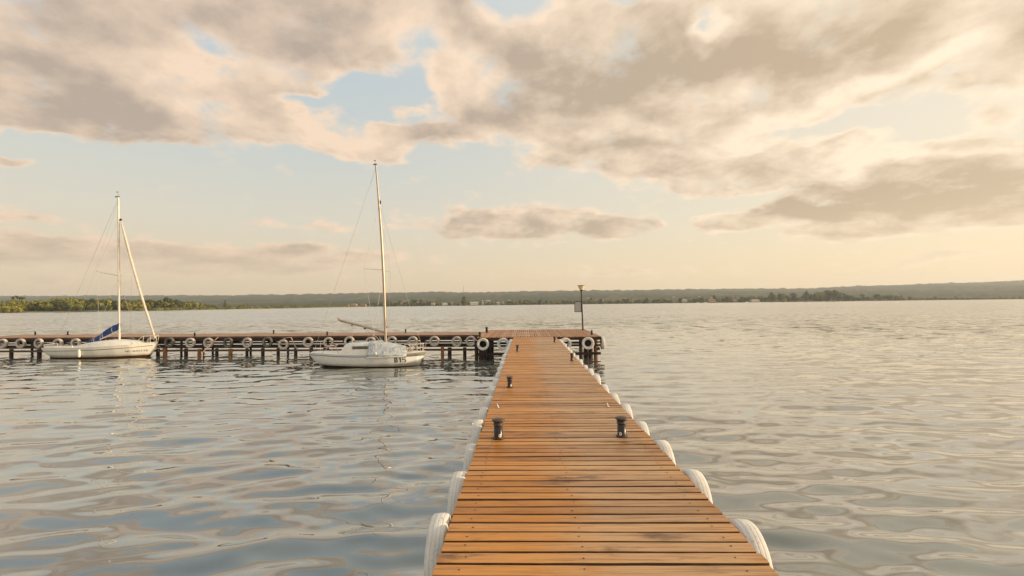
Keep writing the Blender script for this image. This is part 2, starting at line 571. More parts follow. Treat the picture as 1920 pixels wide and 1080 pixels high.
# ripples too small for the mesh: slopes taken straight from noise, so that they hold at any distance
def slope(vec, scale, det, ax, ay):
    cc = t.vmath('SUBTRACT', t.noise(vec, scale, det, 0.55, color=True), (0.5, 0.5, 0.5))
    return t.vmath('MULTIPLY', cc, t.comb(ax, ay, 0.0))
s1 = slope(t.mapping(gp, rot=(0, 0, .06), scale=(0.42, 1.25, 1)), 1.5, 4, t.smooth(cdist, 6, 60, .10, .45), t.smooth(cdist, 6, 60, .14, .66))
s2 = slope(t.mapping(gp, scale=(0.10, 0.35, 1)), 0.55, 3, t.smooth(cdist, 60, 200, .0, .12), t.smooth(cdist, 60, 200, .0, .22))
patch = t.smooth(t.noise(t.mapping(gp, scale=(0.35, 1, 1)), 0.028, 4, 0.6), .3, .7, .8, 1.1)
sl_ = t.vmath('MULTIPLY', t.vmath('ADD', s1, s2), t.comb(patch, patch, patch))
# wind ripples far out lean their steeper faces towards the pier
sl_ = t.vmath('ADD', sl_, t.comb(0.0, t.smooth(cdist, 30, 150, 0.0, -.085), 0.0))
nn = t.vmath('NORMALIZE', t.vmath('ADD', geo.outputs['Normal'], sl_))
body = t.mix(t.smooth(t.noise(gp, 0.12, 3, 0.5), 0.35, 0.65), (0.12, 0.14, 0.13, 1), (0.14, 0.14, 0.11, 1))
# milky lake water: mirror gloss growing towards grazing angles over a bright turbid body
cosv = t.math('ABSOLUTE', t.vmath('DOT_PRODUCT', nn, geo.outputs['Incoming']))
fac = t.math('MULTIPLY_ADD', t.math('POWER', t.math('SUBTRACT', 1.0, cosv, clamp=True), 2.2), 0.90, 0.06)
gl = t.n('ShaderNodeBsdfGlossy'); df = t.n('ShaderNodeBsdfDiffuse'); mx = t.n('ShaderNodeMixShader')
gl.inputs['Color'].default_value = (.97, .97, .97, 1)
t.put(gl.inputs['Roughness'], t.smooth(cdist, 20, 400, 0.015, 0.10)); t.put(gl.inputs['Normal'], nn)
t.put(df.inputs['Color'], body)
t.put(mx.inputs[0], fac); t.t.links.new(df.outputs[0], mx.inputs[1]); t.t.links.new(gl.outputs[0], mx.inputs[2])
t.t.links.new(mx.outputs[0], m.node_tree.nodes['Material Output'].inputs['Surface'])
m.node_tree.nodes.remove(b)
M['water'] = m

# ------------------------------------------------------------------ water
th = np.concatenate([np.linspace(-180, -64, 60)[:-1], np.linspace(-64, 64, 440), np.linspace(64, 180, 60)[1:]])
rs = [0.6]
while rs[-1] < 110:
    rs.append(rs[-1] * 1.0055 + 0.004)
while rs[-1] < 14000:
    rs.append(rs[-1] * 1.06)
rs = np.array(rs)
TH, RR = np.meshgrid(np.radians(th), rs)
X = RR * np.sin(TH); Y = RR * np.cos(TH)
dr = np.gradient(rs)[:, None] * np.ones_like(X)
Z = np.zeros_like(X)
wr = np.random.default_rng(5)
NW = 90
lam = np.exp(wr.uniform(np.log(0.29), np.log(1.6), NW))
ang = R(94) + wr.normal(0, R(22), NW)
sl0 = 0.12 * np.sqrt(2.0 / NW) * np.clip((lam / 1.2) ** 0.15, .7, 1.15) * wr.uniform(.5, 1.5, NW)
for i in range(NW):
    k = 2 * math.pi / lam[i]
    a = sl0[i] / k
    fade = np.clip((lam[i] / dr - 3.0) / 3.0, 0, 1)
    Z += a * fade * np.sin(k * (X * math.cos(ang[i]) + Y * math.sin(ang[i])) + wr.uniform(0, 6.28))
# patches of calmer and livelier water
env = 0.75 + 0.35 * np.sin(X * .11 + 1.3) * np.sin(Y * .16 + .4) + 0.15 * np.sin(X * .31 + Y * .23)
Z *= env
nr, nt = X.shape
V = np.stack([X, Y, Z], -1).reshape(-1, 3)
ii, jj = np.meshgrid(np.arange(nr - 1), np.arange(nt - 1), indexing='ij')
F = np.stack([ii * nt + jj, ii * nt + jj + 1, (ii + 1) * nt + jj + 1, (ii + 1) * nt + jj], -1).reshape(-1, 4)[:, ::-1]
ctr = len(V)
V = np.vstack([V, [[0, 0, 0]]])
wo = np_mesh('water', V, F, [M['water']])
tag(wo, kind='structure')


# ------------------------------------------------------------------ long plank jetty
XL, XR = -0.604, 1.56
Y_HEAD = at_z(1000, 631.7, DECK).y
jetty = thing('plank_jetty', (0.478, 0, 0), 'long orange brown plank jetty running from the camera out to the platform', 'jetty')
mb = MB()
y = -1.2
pitch = 0.1472
while y + pitch < Y_HEAD:
    wy = pitch - random.uniform(.023, .032)
    dz = random.uniform(-.003, .003)
    skew = random.uniform(-.0025, .0025)
    x0 = XL + random.uniform(-.008, .008); x1 = XR + random.uniform(-.008, .008)
    n = 16
    rows = []
    near = y < 12
    jf = [random.uniform(-.0016, .0016) for _ in range(n + 1)]; jb = [random.uniform(-.0016, .0016) for _ in range(n + 1)]
    for k in range(n + 1):
        u = k / n
        xx = x0 + (x1 - x0) * u
        ya = y + skew * (u - .5) + jf[k]; yb = y + wy + skew * (u - .5) + jb[k]
        zt = DECK + dz + .0015 * math.sin(u * 5 + y * 9)
        bv = .0035
        rows.append([(xx, ya, DECK - .045), (xx, ya, zt - bv), (xx, ya + bv, zt), (xx, (ya + yb) / 2, zt + .001), (xx, yb - bv, zt), (xx, yb, zt - bv), (xx, yb, DECK - .045)])
    mb.grid([r_[1:6] for r_ in rows[::-1]], 0, False)
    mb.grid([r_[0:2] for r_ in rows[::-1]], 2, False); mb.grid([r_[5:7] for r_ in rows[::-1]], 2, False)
    mb.add([rows[0][q] for q in range(7)], [tuple(range(7))], 0)
    mb.add([rows[-1][q] for q in range(7)], [tuple(reversed(range(7)))], 0)
    if near:
        for xs in (XL + .17, .38, XR - .17):
            for q in range(1):
                cx, cy = xs + random.uniform(-.02, .02), y + wy * .5 + random.uniform(-.02, .02)
                r_ = random.uniform(.006, .009)
                mb.add([(cx + r_ * math.cos(a_ * math.pi / 4), cy + r_ * math.sin(a_ * math.pi / 4), DECK + dz + .004) for a_ in range(8)], [tuple(range(8))], 1)
    y += pitch
mb.build('deck', [M['deck'], M['screw'], M['gap_shade']], jetty, (0.478, 0, 0))
JO = (0.478, 0, 0)
for xs in (XL + .10, .478, XR - .10):
    mb = MB(); mb.box((xs, (Y_HEAD - 1.2) / 2, DECK - .035 - .10), (.10, Y_HEAD + 1.1, .19)); mb.build('beam', M['beam'], jetty, JO)
for yy in np.arange(1.0, Y_HEAD - 1, 3.1):
    mb = MB(); mb.box((.478, yy, DECK - .32), (1.95, .16, .17)); mb.build('cross_beam', M['beam'], jetty, JO)
    for xs in (XL + .22, XR - .22):
        mb = MB(); mb.tube([(xs, yy + .2, -2), (xs, yy + .2, DECK - .26)], .09, 10); mb.build('pile', M['pile'], jetty, JO)

# ------------------------------------------------------------------ platform at the end
pl = at_z(896, 632.3, DECK); pr = at_z(1125.5, 630.8, DECK); pb = at_z(913.5, 618.6, DECK); pbr = at_z(1099, 616.8, DECK)
PX0, PX1 = (pl.x + pb.x) / 2, (pr.x + pbr.x) / 2
PY0, PY1 = Y_HEAD + .012, (pb.y + pbr.y) / 2
print('platform', PX0, PX1, PY0, PY1)
PO = ((PX0 + PX1) / 2, (PY0 + PY1) / 2, 0)
plat = thing('timber_platform', PO, 'square plank platform on dark piles at the far end of the jetty', 'platform')
mb = MB()
x = PX0
while x < PX1 - .1:
    ww = .125 - random.uniform(.022, .034)
    z = DECK + random.uniform(-.003, .004)
    mb.box((x + ww / 2, (PY0 + PY1) / 2 + random.uniform(-.01, .01), z - .018), (ww, PY1 - PY0, .036), bevel=.005)
    x += .125
mb.build('deck', M['head'], plat, PO)
xm, wX, ym, wY = (PX0 + PX1) / 2, PX1 - PX0, (PY0 + PY1) / 2, PY1 - PY0
for (c, s_) in (((xm, PY0 + .05, DECK - .11), (wX - .04, .08, .14)), ((xm, PY1 - .05, DECK - .11), (wX - .04, .08, .14)),
                ((PX0 + .05, ym, DECK - .11), (.08, wY - .22, .14)), ((PX1 - .05, ym, DECK - .11), (.08, wY - .22, .14))):
    mb = MB(); mb.box(c, s_); mb.build('fascia_board', M['beam'], plat, PO)
for zz, hh in ((DECK - .30, .07), (DECK - .46, .10), (DECK - .88, .13)):
    for yy in (PY0 + .12, PY1 - .12):
        mb = MB(); mb.box((xm, yy, zz), (wX - .1, .09, hh)); mb.build('rail_beam', M['beam'], plat, PO)
for xx in (PX0 + .12, PX1 - .12):
    mb = MB(); mb.box((xx, ym, DECK - .66), (.09, wY - .4, .13)); mb.build('rail_beam', M['beam'], plat, PO)
for xx in (PX0 + .9, PX0 + 2.0, xm, PX1 - 2.0, PX1 - 1.0):
    mb = MB(); mb.box((xx, ym, DECK - .11), (.09, wY - .22, .12)); mb.build('joist', M['beam'], plat, PO)
for (px, mt, rr_) in ((893.5, 'pile', .10), (902, 'pile', .12), (910, 'pile', .10), (1100, 'pile', .15), (1107, 'pile', .12), (1117, 'rust', .11)):
    p = at_z(px, 660, 0.35)
    p = at_y(px, 660, PY0 + .32)
    mb = MB(); mb.tube([(p.x, p.y, -2), (p.x, p.y, DECK - .19)], rr_, 10); mb.build('pile', M[mt], plat, PO)
for (xx, yy) in ((PX0 + .3, PY1 - .3), (PX1 - .3, PY1 - .3), (PX0 + .3, ym), (PX1 - .3, ym), (xm, PY1 - .3), (xm, ym)):
    mb = MB(); mb.tube([(xx, yy, -2), (xx, yy, DECK - .19)], .12, 10); mb.build('pile', M['pile'], plat, PO)

# ------------------------------------------------------------------ cross pier to the left
A = at_z(-60, 633.7, DECK); B = at_z(893, 627.6, DECK)
B = Vector((PX0 - .03, A.y + (B.y - A.y) * (PX0 - A.x) / (B.x - A.x), DECK))
u = (B - A).normalized(); nrm = Vector((-u.y, u.x, 0))
LEN = (B - A).length
print('pier', A, B)
WP = 3.0
ang_p = math.atan2(u.y, u.x)
RP = Matrix.Rotation(ang_p, 3, 'Z')
pier = thing('timber_pier', (A.x, A.y, 0), 'long dark timber pier hung with a row of tyres behind both sailboats', 'pier')
PIO = (A.x, A.y, 0)


def P(s, q, z):
    return A + u * s + nrm * q + Vector((0, 0, z - DECK))


def on_pier(px, py, q=0.0):
    """point on the pier's upright front (offset q back) seen at this pixel"""
    dd = ray(px, py)
    o = A + nrm * q - Vector((0, 0, H_EYE))
    t_ = o.dot(nrm) / Vector((dd.x, dd.y, 0)).dot(nrm)
    pt = Vector((dd.x * t_, dd.y * t_, H_EYE + dd.z * t_))
    return (pt - A).dot(u), pt


mb = MB()
s = 0
while s < LEN - .1:
    mb.box(P(s + .068, WP / 2, DECK - .02 + random.uniform(-.003, .003)), (.128, WP, .036), RP)
    s += .14
mb.build('deck', M['old_deck'], pier, PIO)
mb = MB(); mb.box(P(LEN / 2, -.03, DECK - .065), (LEN, .055, .09), RP); mb.build('edge_board', M['beam_edge'], pier, PIO)
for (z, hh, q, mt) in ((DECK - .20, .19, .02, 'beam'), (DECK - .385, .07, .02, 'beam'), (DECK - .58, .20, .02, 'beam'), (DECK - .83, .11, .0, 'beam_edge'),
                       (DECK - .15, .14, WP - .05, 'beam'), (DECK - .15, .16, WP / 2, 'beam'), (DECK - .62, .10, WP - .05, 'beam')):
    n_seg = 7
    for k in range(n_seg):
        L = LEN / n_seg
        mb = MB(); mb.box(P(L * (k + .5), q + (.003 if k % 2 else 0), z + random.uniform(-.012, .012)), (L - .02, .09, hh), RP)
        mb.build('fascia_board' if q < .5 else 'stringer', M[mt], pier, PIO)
px_piles = [21, 74, 130, 180, 235, 296, 310, 349, 373, 407, 432.5, 463, 493, 522, 554, 584, 610, 650, 700, 745, 790, 830, 843, 872]
bright_p = {310, 432.5, 830, 373}
for px in px_piles:
    s, pt = on_pier(px, 668, .16)
    if px in bright_p:
        s, pt = on_pier(px, 668, -.13)
    top = DECK - .62 if px in (310, 830) else DECK - .72
    mb = MB(); mb.tube([(pt.x, pt.y, -2), (pt.x + random.uniform(-.02, .02), pt.y, top)], random.uniform(.085, .115), 10)
    mb.build('pile', M['rust'] if px in bright_p else M['pile'], pier, PIO)
for px in (340, 381, 399, 470, 540, 615, 690, 780, 60, 150, 250):
    s, pt = on_pier(px, 668, WP - .2)
    mb = MB(); mb.tube([(pt.x, pt.y, -2), (pt.x, pt.y, DECK - .1)], .07, 8); mb.build('pile', M['pile'], pier, PIO)
for k in range(14):
    mb = MB(); mb.box(P(LEN * (k + .5) / 14, WP / 2, DECK - .33), (.12, WP - .2, .12), RP); mb.build('cross_beam', M['beam'], pier, PIO)


# ------------------------------------------------------------------ tyres
def tyre_mesh(name, R_, W_, material):
    hw = W_ / 2
    ri = R_ * .55
    prof = [(ri, -hw * .62), (ri + .03, -hw * .78), (R_ * .78, -hw * 1.0), (R_ * .90, -hw * .97), (R_ * .96, -hw * .88), (R_ * .988, -hw * .70), (R_, 0),
            (R_ * .988, hw * .70), (R_ * .96, hw * .88), (R_ * .90, hw * .97), (R_ * .78, hw * 1.0), (ri + .03, hw * .78), (ri, hw * .62),
            (ri + .012, hw * .55), (R_ * .80, hw * .82), (R_ * .93, hw * .5), (R_ * .94, -hw * .5), (R_ * .80, -hw * .82), (ri + .012, -hw * .55)]
    mb = MB(); mb.lathe(prof, 40, 0, True, True, 'Y')
    me = mb.build(name, material)
    bpy.context.scene.collection.objects.unlink(me)
    return me.data


TY = {'white': tyre_mesh('tyre', .33, .158, M['tyre']), 'far': tyre_mesh('tyre', .295, .17, M['tyre_far']),
      'dark': tyre_mesh('tyre', .30, .17, M['tyre_dark']), 'end': tyre_mesh('tyre', .315, .18, M['tyre'])}


def tyre(kind, loc, rz, label, group, spin=0.0, tilt=0.0):
    o = bpy.data.objects.new('tyre_fender', TY[kind]); col.objects.link(o)
    o.location = loc
    o.rotation_euler = Euler((tilt, 0, rz), 'XYZ')
    tag(o, label, 'tyre', group)
    return o


yy = 3.89
k = 0
while yy < Y_HEAD - .45:
    o = ORD[k]
    tyre('white', (XL - .086 + random.uniform(-.01, .012), yy + random.uniform(-.05, .05), DECK - .335 + random.uniform(-.035, .02)), R(-90) + random.uniform(-.05, .05),
         ('white painted tyre nearest the camera on the left edge of the plank jetty' if k == 0 else '%s white tyre from the camera along the left edge of the plank jetty' % o),
         'white tyres hung along the plank jetty', tilt=random.uniform(-.04, .04))
    k += 1; yy += 1.04
yy = 3.81
k = 0
while yy < Y_HEAD - .45:
    o = ORD[k]
    tyre('white', (XR + .088 + random.uniform(-.012, .01), yy + random.uniform(-.05, .05), DECK - .33 + random.uniform(-.035, .02)), R(90) + random.uniform(-.05, .05),
         ('white ridged tyre nearest the camera on the right edge of the plank jetty' if k == 0 else '%s white tyre from the camera along the right edge of the plank jetty' % o),
         'white tyres hung along the plank jetty', tilt=random.uniform(-.04, .04))
    k += 1; yy += 1.08
far_t = [(5, 'far'), (39, 'far'), (73, 'far'), (109, 'far'), (142.5, 'far'), (176, 'dark'), (214, 'dark'), (246, 'dark'), (285.5, 'far'), (318, 'dark'), (357, 'far'), (391, 'far'), (428, 'dark'),
         (464, 'far'), (501.5, 'dark'), (531.5, 'far'), (578, 'far'), (616, 'far'), (655, 'far'), (695, 'far'), (734.7, 'far'), (774, 'far'), (814.5, 'far'), (856.5, 'far'), (883, 'far')]
for k, (px, kd) in enumerate(far_t):
    s, pt = on_pier(px, 641, -.15)
    z = DECK - .34 + random.uniform(-.03, .02)
    if px == 531.5:
        z -= .15
    if px == 285.5:
        z += .03
    look = {'far': 'grey washed', 'dark': 'bare dark'}[kd]
    tyre(kd, (pt.x, pt.y, z), ang_p + random.uniform(-.1, .1),
         '%s tyre, %s from the left end of the row on the timber pier' % (look, ORD[k]) + '', 'tyres hung along the timber pier', tilt=random.uniform(-.05, .05))
for px, lb in ((905.5, 'pale tyre under the left front corner of the platform'), (943.5, 'pale tyre on the platform front just left of the jetty'),
               (1102.5, 'pale tyre under the right front corner of the platform')):
    p = at_y(px, 643, PY0 - .12)
    tyre('end', (p.x, p.y, DECK - .34), random.uniform(-.05, .05), lb, 'pale tyres on the platform')
p = at_y(1060, 643, PY0 - .10)
tyre('end', (p.x, p.y, DECK - .36), .15, 'pale tyre half hidden beside the right edge of the jetty at the platform', 'pale tyres on the platform')
tyre('end', (PX1 + .12, PY0 + .55, DECK - .40), R(90), 'pale tyre seen edge on at the right side of the platform', 'pale tyres on the platform')


# ------------------------------------------------------------------ bollards
def make_bollard():
    root = thing('mooring_bollard', (0, 0, 0), '', 'bollard', 'steel bollards on the plank jetty')
    mb = MB()
    mb.lathe([(.001, 0), (.072, 0), (.072, .008), (.058, .010), (.056, .018), (.055, .20), (.001, .20)], 24)
    mb.build('post', M['steel_dark'], root)
    mb = MB(); mb.lathe([(.0565, .168), (.063, .170), (.063, .180), (.0565, .184), (.057, .192), (.062, .196), (.060, .204), (.001, .204)], 24)
    mb.build('collar', M['steel_top'], root)
    mb = MB(); mb.lathe([(.03, .200), (.064, .210), (.080, .224), (.083, .232), (.077, .241), (.05, .250), (.001, .255)], 28)
    mb.build('cap', M['steel_top'], root)
    mb = MB(); mb.lathe([(.058, .006), (.075, .006), (.078, .012), (.073, .016), (.056, .018)], 24)
    mb.build('base_flange', M['steel_top'], root)
    return root


def sticker(root, a0, r=.0575, zc=.046, rad=.020):
    mb = MB()
    n = 20
    vs = [(r * math.sin(a0), -r * math.cos(a0), zc)]
    for k in range(n):
        t_ = 2 * math.pi * k / n
        a = a0 + rad * math.cos(t_) / r
        vs.append((r * math.sin(a), -r * math.cos(a), zc + rad * 1.1 * math.sin(t_)))
    mb.add(vs, [(0, k + 1, (k + 1) % n + 1) for k in range(n)], 0)
    o = mb.build('round_sticker', M['white_sticker'], root)
    mb = MB()
    r2 = r + .0012
    a1 = a0 - .1
    mb.add([(r2 * math.sin(a1), -r2 * math.cos(a1), zc - .008), (r2 * math.sin(a1 + .13), -r2 * math.cos(a1 + .13), zc - .008),
            (r2 * math.sin(a1 + .13), -r2 * math.cos(a1 + .13), zc + .009), (r2 * math.sin(a1), -r2 * math.cos(a1), zc + .009)], [(0, 1, 2, 3)])
    mb.build('printed_mark', M['ink'], o)


b0 = make_bollard()
spots = [(934.5, 822, 'mushroom topped bollard nearest the camera on the left of the jetty', 1.0, .4),
         (1166, 818.5, 'mushroom topped bollard nearest the camera on the right of the jetty', 1.0, -.5),
         (956, 726, 'bollard in the middle distance on the left of the jetty', .88, .5),
         (970.3, 658.5, 'farthest bollard on the left of the jetty', .9, None),
         (1072.5, 676.5, 'middle distance bollard on the right edge of the jetty', .9, None),
         (1040, 641.5, 'bollard at the right corner where the jetty meets the platform', 1.0, None)]
for k, (px, py, lb, sc, st) in enumerate(spots):
    o = b0 if k == 0 else copy_tree(b0)
    p = at_z(px, py, DECK)
    o.location = (p.x, p.y, DECK + .001); o.scale = (sc,) * 3
    if k > 2:
        o.scale = (sc * .85, sc * .85, sc)
    o['label'] = lb
for o, st in zip([x for x in col.objects if x.name.startswith('mooring_bollard')][:3], (.45, -.5, .5)):
    sticker(o, st)
# small pins
for (px, py, lb) in ((933.5, 764, 'small galvanised pin on the left of the jetty behind the near bollard'), (1139.5, 762.5, 'small galvanised pin on the right of the jetty behind the near bollard')):
    p = at_z(px, py, DECK)
    root = thing('mooring_pin', (p.x, p.y, DECK), lb, 'mooring pin', 'galvanised mooring pins on the jetty')
    mb = MB(); mb.lathe([(.001, 0), (.030, 0), (.030, .005), (.010, .007), (.001, .007)], 14); mb.build('base_plate', M['galv'], root)
    mb = MB(); mb.tube([(0, 0, .005), (-.004, 0, .030), (-.012, 0, .052), (-.020, 0, .062)], [.011, .010, .010, .007], 10); mb.build('hook', M['galv'], root)
# short posts on the pier and platform
pp = [(66, 'pier'), (127, 'pier'), (365, 'pier'), (513, 'pier'), (613.5, 'pier'), (760.5, 'pier')]
post0 = None
for k, (px, _) in enumerate(pp):
    q = .25 if px in (365, 613.5) else 2.5
    s, pt = on_pier(px, 628, q)
    lb = 'short dark mooring post on the timber pier, %s from the left' % ORD[k]
    if post0 is None:
        post0 = thing('mooring_post', (pt.x, pt.y, DECK), lb, 'mooring post', 'short mooring posts on the pier and platform')
        mb = MB(); mb.lathe([(.001, 0), (.10, 0), (.10, .01), (.058, .015), (.055, .23), (.001, .23)], 14); mb.build('post', M['steel_dark'], post0)
        mb = MB(); mb.lathe([(.001, .225), (.066, .228), (.068, .25), (.06, .262), (.001, .265)], 14); mb.build('cap', M['steel_dark'], post0)
        o = post0
    else:
        o = copy_tree(post0)
    o.location = (pt.x, pt.y, DECK); o['label'] = lb; o.scale = (.8, .8, .85)
for (px, py, lb, sz) in ((912.5, 623.5, 'short dark mooring post at the left back of the platform', 1.25), (893.5, 632, 'short dark mooring post at the left front corner of the platform', 1.0),
                         (1109.5, 627.5, 'short dark mooring post at the right front of the platform', .9)):
    o = copy_tree(post0); p = at_z(px, py, DECK)
    o.location = (max(PX0 + .12, min(p.x, PX1 - .12)), max(p.y, PY0 + .12), DECK); o.scale = (sz,) * 3; o['label'] = lb

# ------------------------------------------------------------------ lamp and notice board
lp = at_z(1093, 618.5, DECK)
lp.y = min(lp.y, PY1 - .2)
lx, ly = lp.x, lp.y
lt = at_y(1089.5, 534.5, ly)
lamp = thing('street_lamp', (lx, ly, DECK), 'thin dark lamp post with cream funnel shade at the back of the platform', 'street lamp')
LO = (lx, ly, DECK)
tx, tz = lt.x, lt.z
lean = (tx - lx) / (tz - DECK)
pb_ = lambda z: (lx + lean * (z - DECK), ly, z)
mb = MB(); mb.tube([pb_(DECK), pb_(DECK + .9), pb_(tz - .40)], [.05, .046, .044], 12); mb.build('pole', M['steel_dark'], lamp, LO)
mb = MB(); mb.lathe([(.001, 0), (.13, 0), (.13, .015), (.06, .02), (.045, .10)], 16, center=LO); mb.build('base', M['steel_dark'], lamp, LO)
c = pb_(tz - .365)
mb = MB(); mb.lathe([(.036, -.06), (.06, 0), (.10, .04), (.115, .055), (.001, .055)], 20, center=c); mb.build('shade_holder', M['steel_dark'], lamp, LO)
mb = MB(); mb.lathe([(.105, .056), (.14, .13), (.19, .24), (.225, .325)], 24, center=c); mb.build('lamp_shade', M['lamp_cream'], lamp, LO)
mb = MB(); mb.lathe([(.225, .325), (.262, .328), (.265, .34), (.20, .352), (.10, .362), (.001, .365)], 24, center=c); mb.build('lid', M['steel_top'], lamp, LO)
n0 = at_y(1077.5, 566, ly); n1 = at_y(1089.2, 584.6, ly)
nx0, nx1, nz0, nz1 = n0.x, pb_(n1.z)[0] - .05, n1.z, n0.z
NO = ((nx0 + nx1) / 2, ly, nz0)
board = thing('notice_board', NO, 'grey notice board in a dark frame fixed to the lamp post', 'notice board')
cx, cz, bw, bh = (nx0 + nx1) / 2, (nz0 + nz1) / 2, nx1 - nx0, nz1 - nz0
mb = MB(); mb.box((cx, ly, cz), (bw - .03, .02, bh - .03)); mb.build('panel', M['sign'], board, NO)
mb = MB()
mb.box((nx0, ly, cz), (.035, .035, bh + .035)); mb.box((nx1, ly, cz), (.035, .035, bh + .035))
mb.box((cx, ly, nz0), (bw - .035, .033, .035)); mb.box((cx, ly, nz1), (bw - .035, .033, .035)); mb.build('frame', M['steel_dark'], board, NO)
mb = MB(); mb.box((nx1 + .035, ly, nz1 - .06), (.04, .03, .04)); mb.box((nx1 + .035, ly, nz0 + .06), (.04, .03, .04)); mb.build('bracket', M['galv'], board, NO)


# ------------------------------------------------------------------ boats
def pal(xs, ys, x):
    return float(np.interp(x, xs, ys))


class Hull:
    """stations: local x -> half beam, sheer z, bottom z, sharpness"""
    def __init__(self, xs, hb, zs, zk, q, scoop=0.12):
        self.xs, self.hb, self.zs, self.zk, self.q = xs, hb, zs, zk, q

    def st(self, x):
        f = lambda a: pal(self.xs, a, x)
        return f(self.hb), f(self.zs), f(self.zk), f(self.q)

    def sec(self, x, a):
        hb, zs, zk, q = self.st(x)
        return hb * math.sin(a) ** q, zs - (zs - zk) * math.cos(a) ** 1.15

    def y_at(self, x, z):
        lo, hi = 0.0, math.pi / 2
        for _ in range(30):
            m_ = (lo + hi) / 2
            if self.sec(x, m_)[1] < z: lo = m_
            else: hi = m_
        return self.sec(x, lo)[0]

    def mesh(self, n=56, m_=14, rake=None):
        mb = MB()
        x0, x1 = self.xs[0], self.xs[-1]
        xs_ = [x0 + (x1 - x0) * (0.5 - 0.5 * math.cos(math.pi * k / n)) for k in range(n + 1)]
        rows = []
        for x in xs_:
            row = []
            for k in range(-m_, m_ + 1):
                a = abs(k) / m_ * math.pi / 2
                y_, z_ = self.sec(x, max(a, 1e-4))
                row.append((x, math.copysign(y_, k) if k else 0.0, z_))
            rows.append(row)
        mb.grid(rows)
        mb.add(rows[0], [tuple(range(len(rows[0])))], 0)
        return mb

    def deck(self, camber=.05, n=40):
        mb = MB(); rows = []
        x0, x1 = self.xs[0], self.xs[-1]
        for k in range(n + 1):
            x = x0 + (x1 - x0) * (0.5 - 0.5 * math.cos(math.pi * k / n))
            hb, zs, zk, q = self.st(x)
            rows.append([(x, hb * t_, zs + camber * (1 - t_ * t_) * min(1, hb / .5) - .002) for t_ in (-1, -.7, -.35, 0, .35, .7, 1)])
        mb.grid([r_[::-1] for r_ in rows])
        return mb


def hull_mat(name, base, dark, line, band=None):
    m, t, b = mat(name)
    co = t.n('ShaderNodeTexCoord').outputs['Object']
    x, y, z = t.sep(co)
    nz = t.noise(t.mapping(co, scale=(1, 1, .3)), 6, 6, 0.6)
    c = t.mix(t.math('MULTIPLY', t.smooth(nz, .45, .75), .35), base, tuple(v * .72 for v in base[:3]) + (1,))
    # grime near the waterline
    zl = t.math('ADD', z, t.math('MULTIPLY', nz, -.06))
    c = t.mix(t.smooth(zl, line + .02, line + .13, .55, 0), c, (.26, .19, .10, 1))
    lim = t.math('ADD', line, t.math('MULTIPLY', x, -.02 if band else .012))
    c = t.mix(t.math('LESS_THAN', z, lim), c, dark)
    if band:
        inb = t.math('MULTIPLY', t.math('GREATER_THAN', x, band[0]), t.math('GREATER_THAN', z, band[1]))
        c = t.mix(inb, c, (.25, .225, .185, 1))
    t.put(b.inputs['Base Color'], c)
    b.inputs['Roughness'].default_value = .28
    return m


def text_on_hull(txt, hull, x0, x1, z0, z1, material, parent, name, bold=0.0, shear=0.0):
    cu = bpy.data.curves.new('t', 'FONT'); cu.body = txt; cu.size = 1.0; cu.offset = bold; cu.resolution_u = 3; cu.shear = shear
    ob = bpy.data.objects.new('t', cu); col.objects.link(ob)
    dg = bpy.context.evaluated_depsgraph_get()
    me = bpy.data.meshes.new_from_object(ob.evaluated_get(dg))
    vs = np.array([v.co[:] for v in me.vertices])
    fs = [tuple(p.vertices) for p in me.polygons]
    bpy.data.objects.remove(ob); bpy.data.meshes.remove(me)
    mn, mx = vs.min(0), vs.max(0)
    mb = MB(); out_ = []
    for v in vs:
        x = x0 + (x1 - x0) * (v[0] - mn[0]) / (mx[0] - mn[0]); z = z0 + (z1 - z0) * (v[1] - mn[1]) / (mx[1] - mn[1])
        out_.append((x, -hull.y_at(x, z) - .006, z))
    mb.add(out_, fs)
    return mb.build(name, material, parent)


def stay(a, b_, name, parent, r=.006, material='wire', sag=0.0):
    a, b_ = Vector(a), Vector(b_)
    pts = [a.lerp(b_, k / 6) - Vector((0, 0, sag * 4 * (k / 6) * (1 - k / 6))) for k in range(7)] if sag else [a, b_]
    mb = MB(); mb.tube(pts, r, 5); return mb.build(name, M[material], parent)


# ---- the boat numbered B15
YB = 22.75
tipL = at_y(587, 661, YB); tipR = at_y(798, 663, YB)
bx = (tipL.x + tipR.x) / 2; L2 = (tipR.x - tipL.x) / 2
boat = thing('sailboat', (bx, YB, 0), 'white sailboat marked B15 with bare boom and silver tarpaulin over the foredeck', 'sailboat')


def lb_(px, py, Yo=0.0):
    p = at_y(px, py, YB + Yo)
    return Vector((p.x - bx, Yo, p.z))


print('B15 half length', L2, 'tips', lb_(587, 661), lb_(798, 663), 'mid sheer', lb_(690, 668, -.85))
hs = [-L2, -L2 + .12, -L2 + .45, -1.4, -.5, .4, 1.2, 1.8, L2 - .35, L2 - .08, L2]
H1 = Hull(hs,
          [.36, .46, .60, .82, .92, .93, .86, .70, .36, .09, .012],
          [.66, .655, .645, .61, .585, .58, .585, .60, .63, .65, .655],
          [.44, .30, .05, -.14, -.22, -.24, -.22, -.18, -.06, .42, .60],
          [.75, .72, .70, .66, .62, .62, .68, .80, 1.0, 1.05, 1.0])
hm = hull_mat('white_hull_paint', (.76, .74, .69, 1), (.035, .022, .014, 1), .055, (1.72, .455))
H1.mesh().build('hull', hm, boat)
H1.deck().build('deck', M['deck_white'], boat)
mb = MB()
for sg in (-1, 1):
    mb.tube([(x, sg * (H1.y_at(x, H1.st(x)[1] - .07) + .008), H1.st(x)[1] - .07) for x in np.linspace(-L2 + .02, L2 - .1, 40)], .020, 6)
mb.build('rubbing_strake', M['rubrail'], boat)
mb = MB()
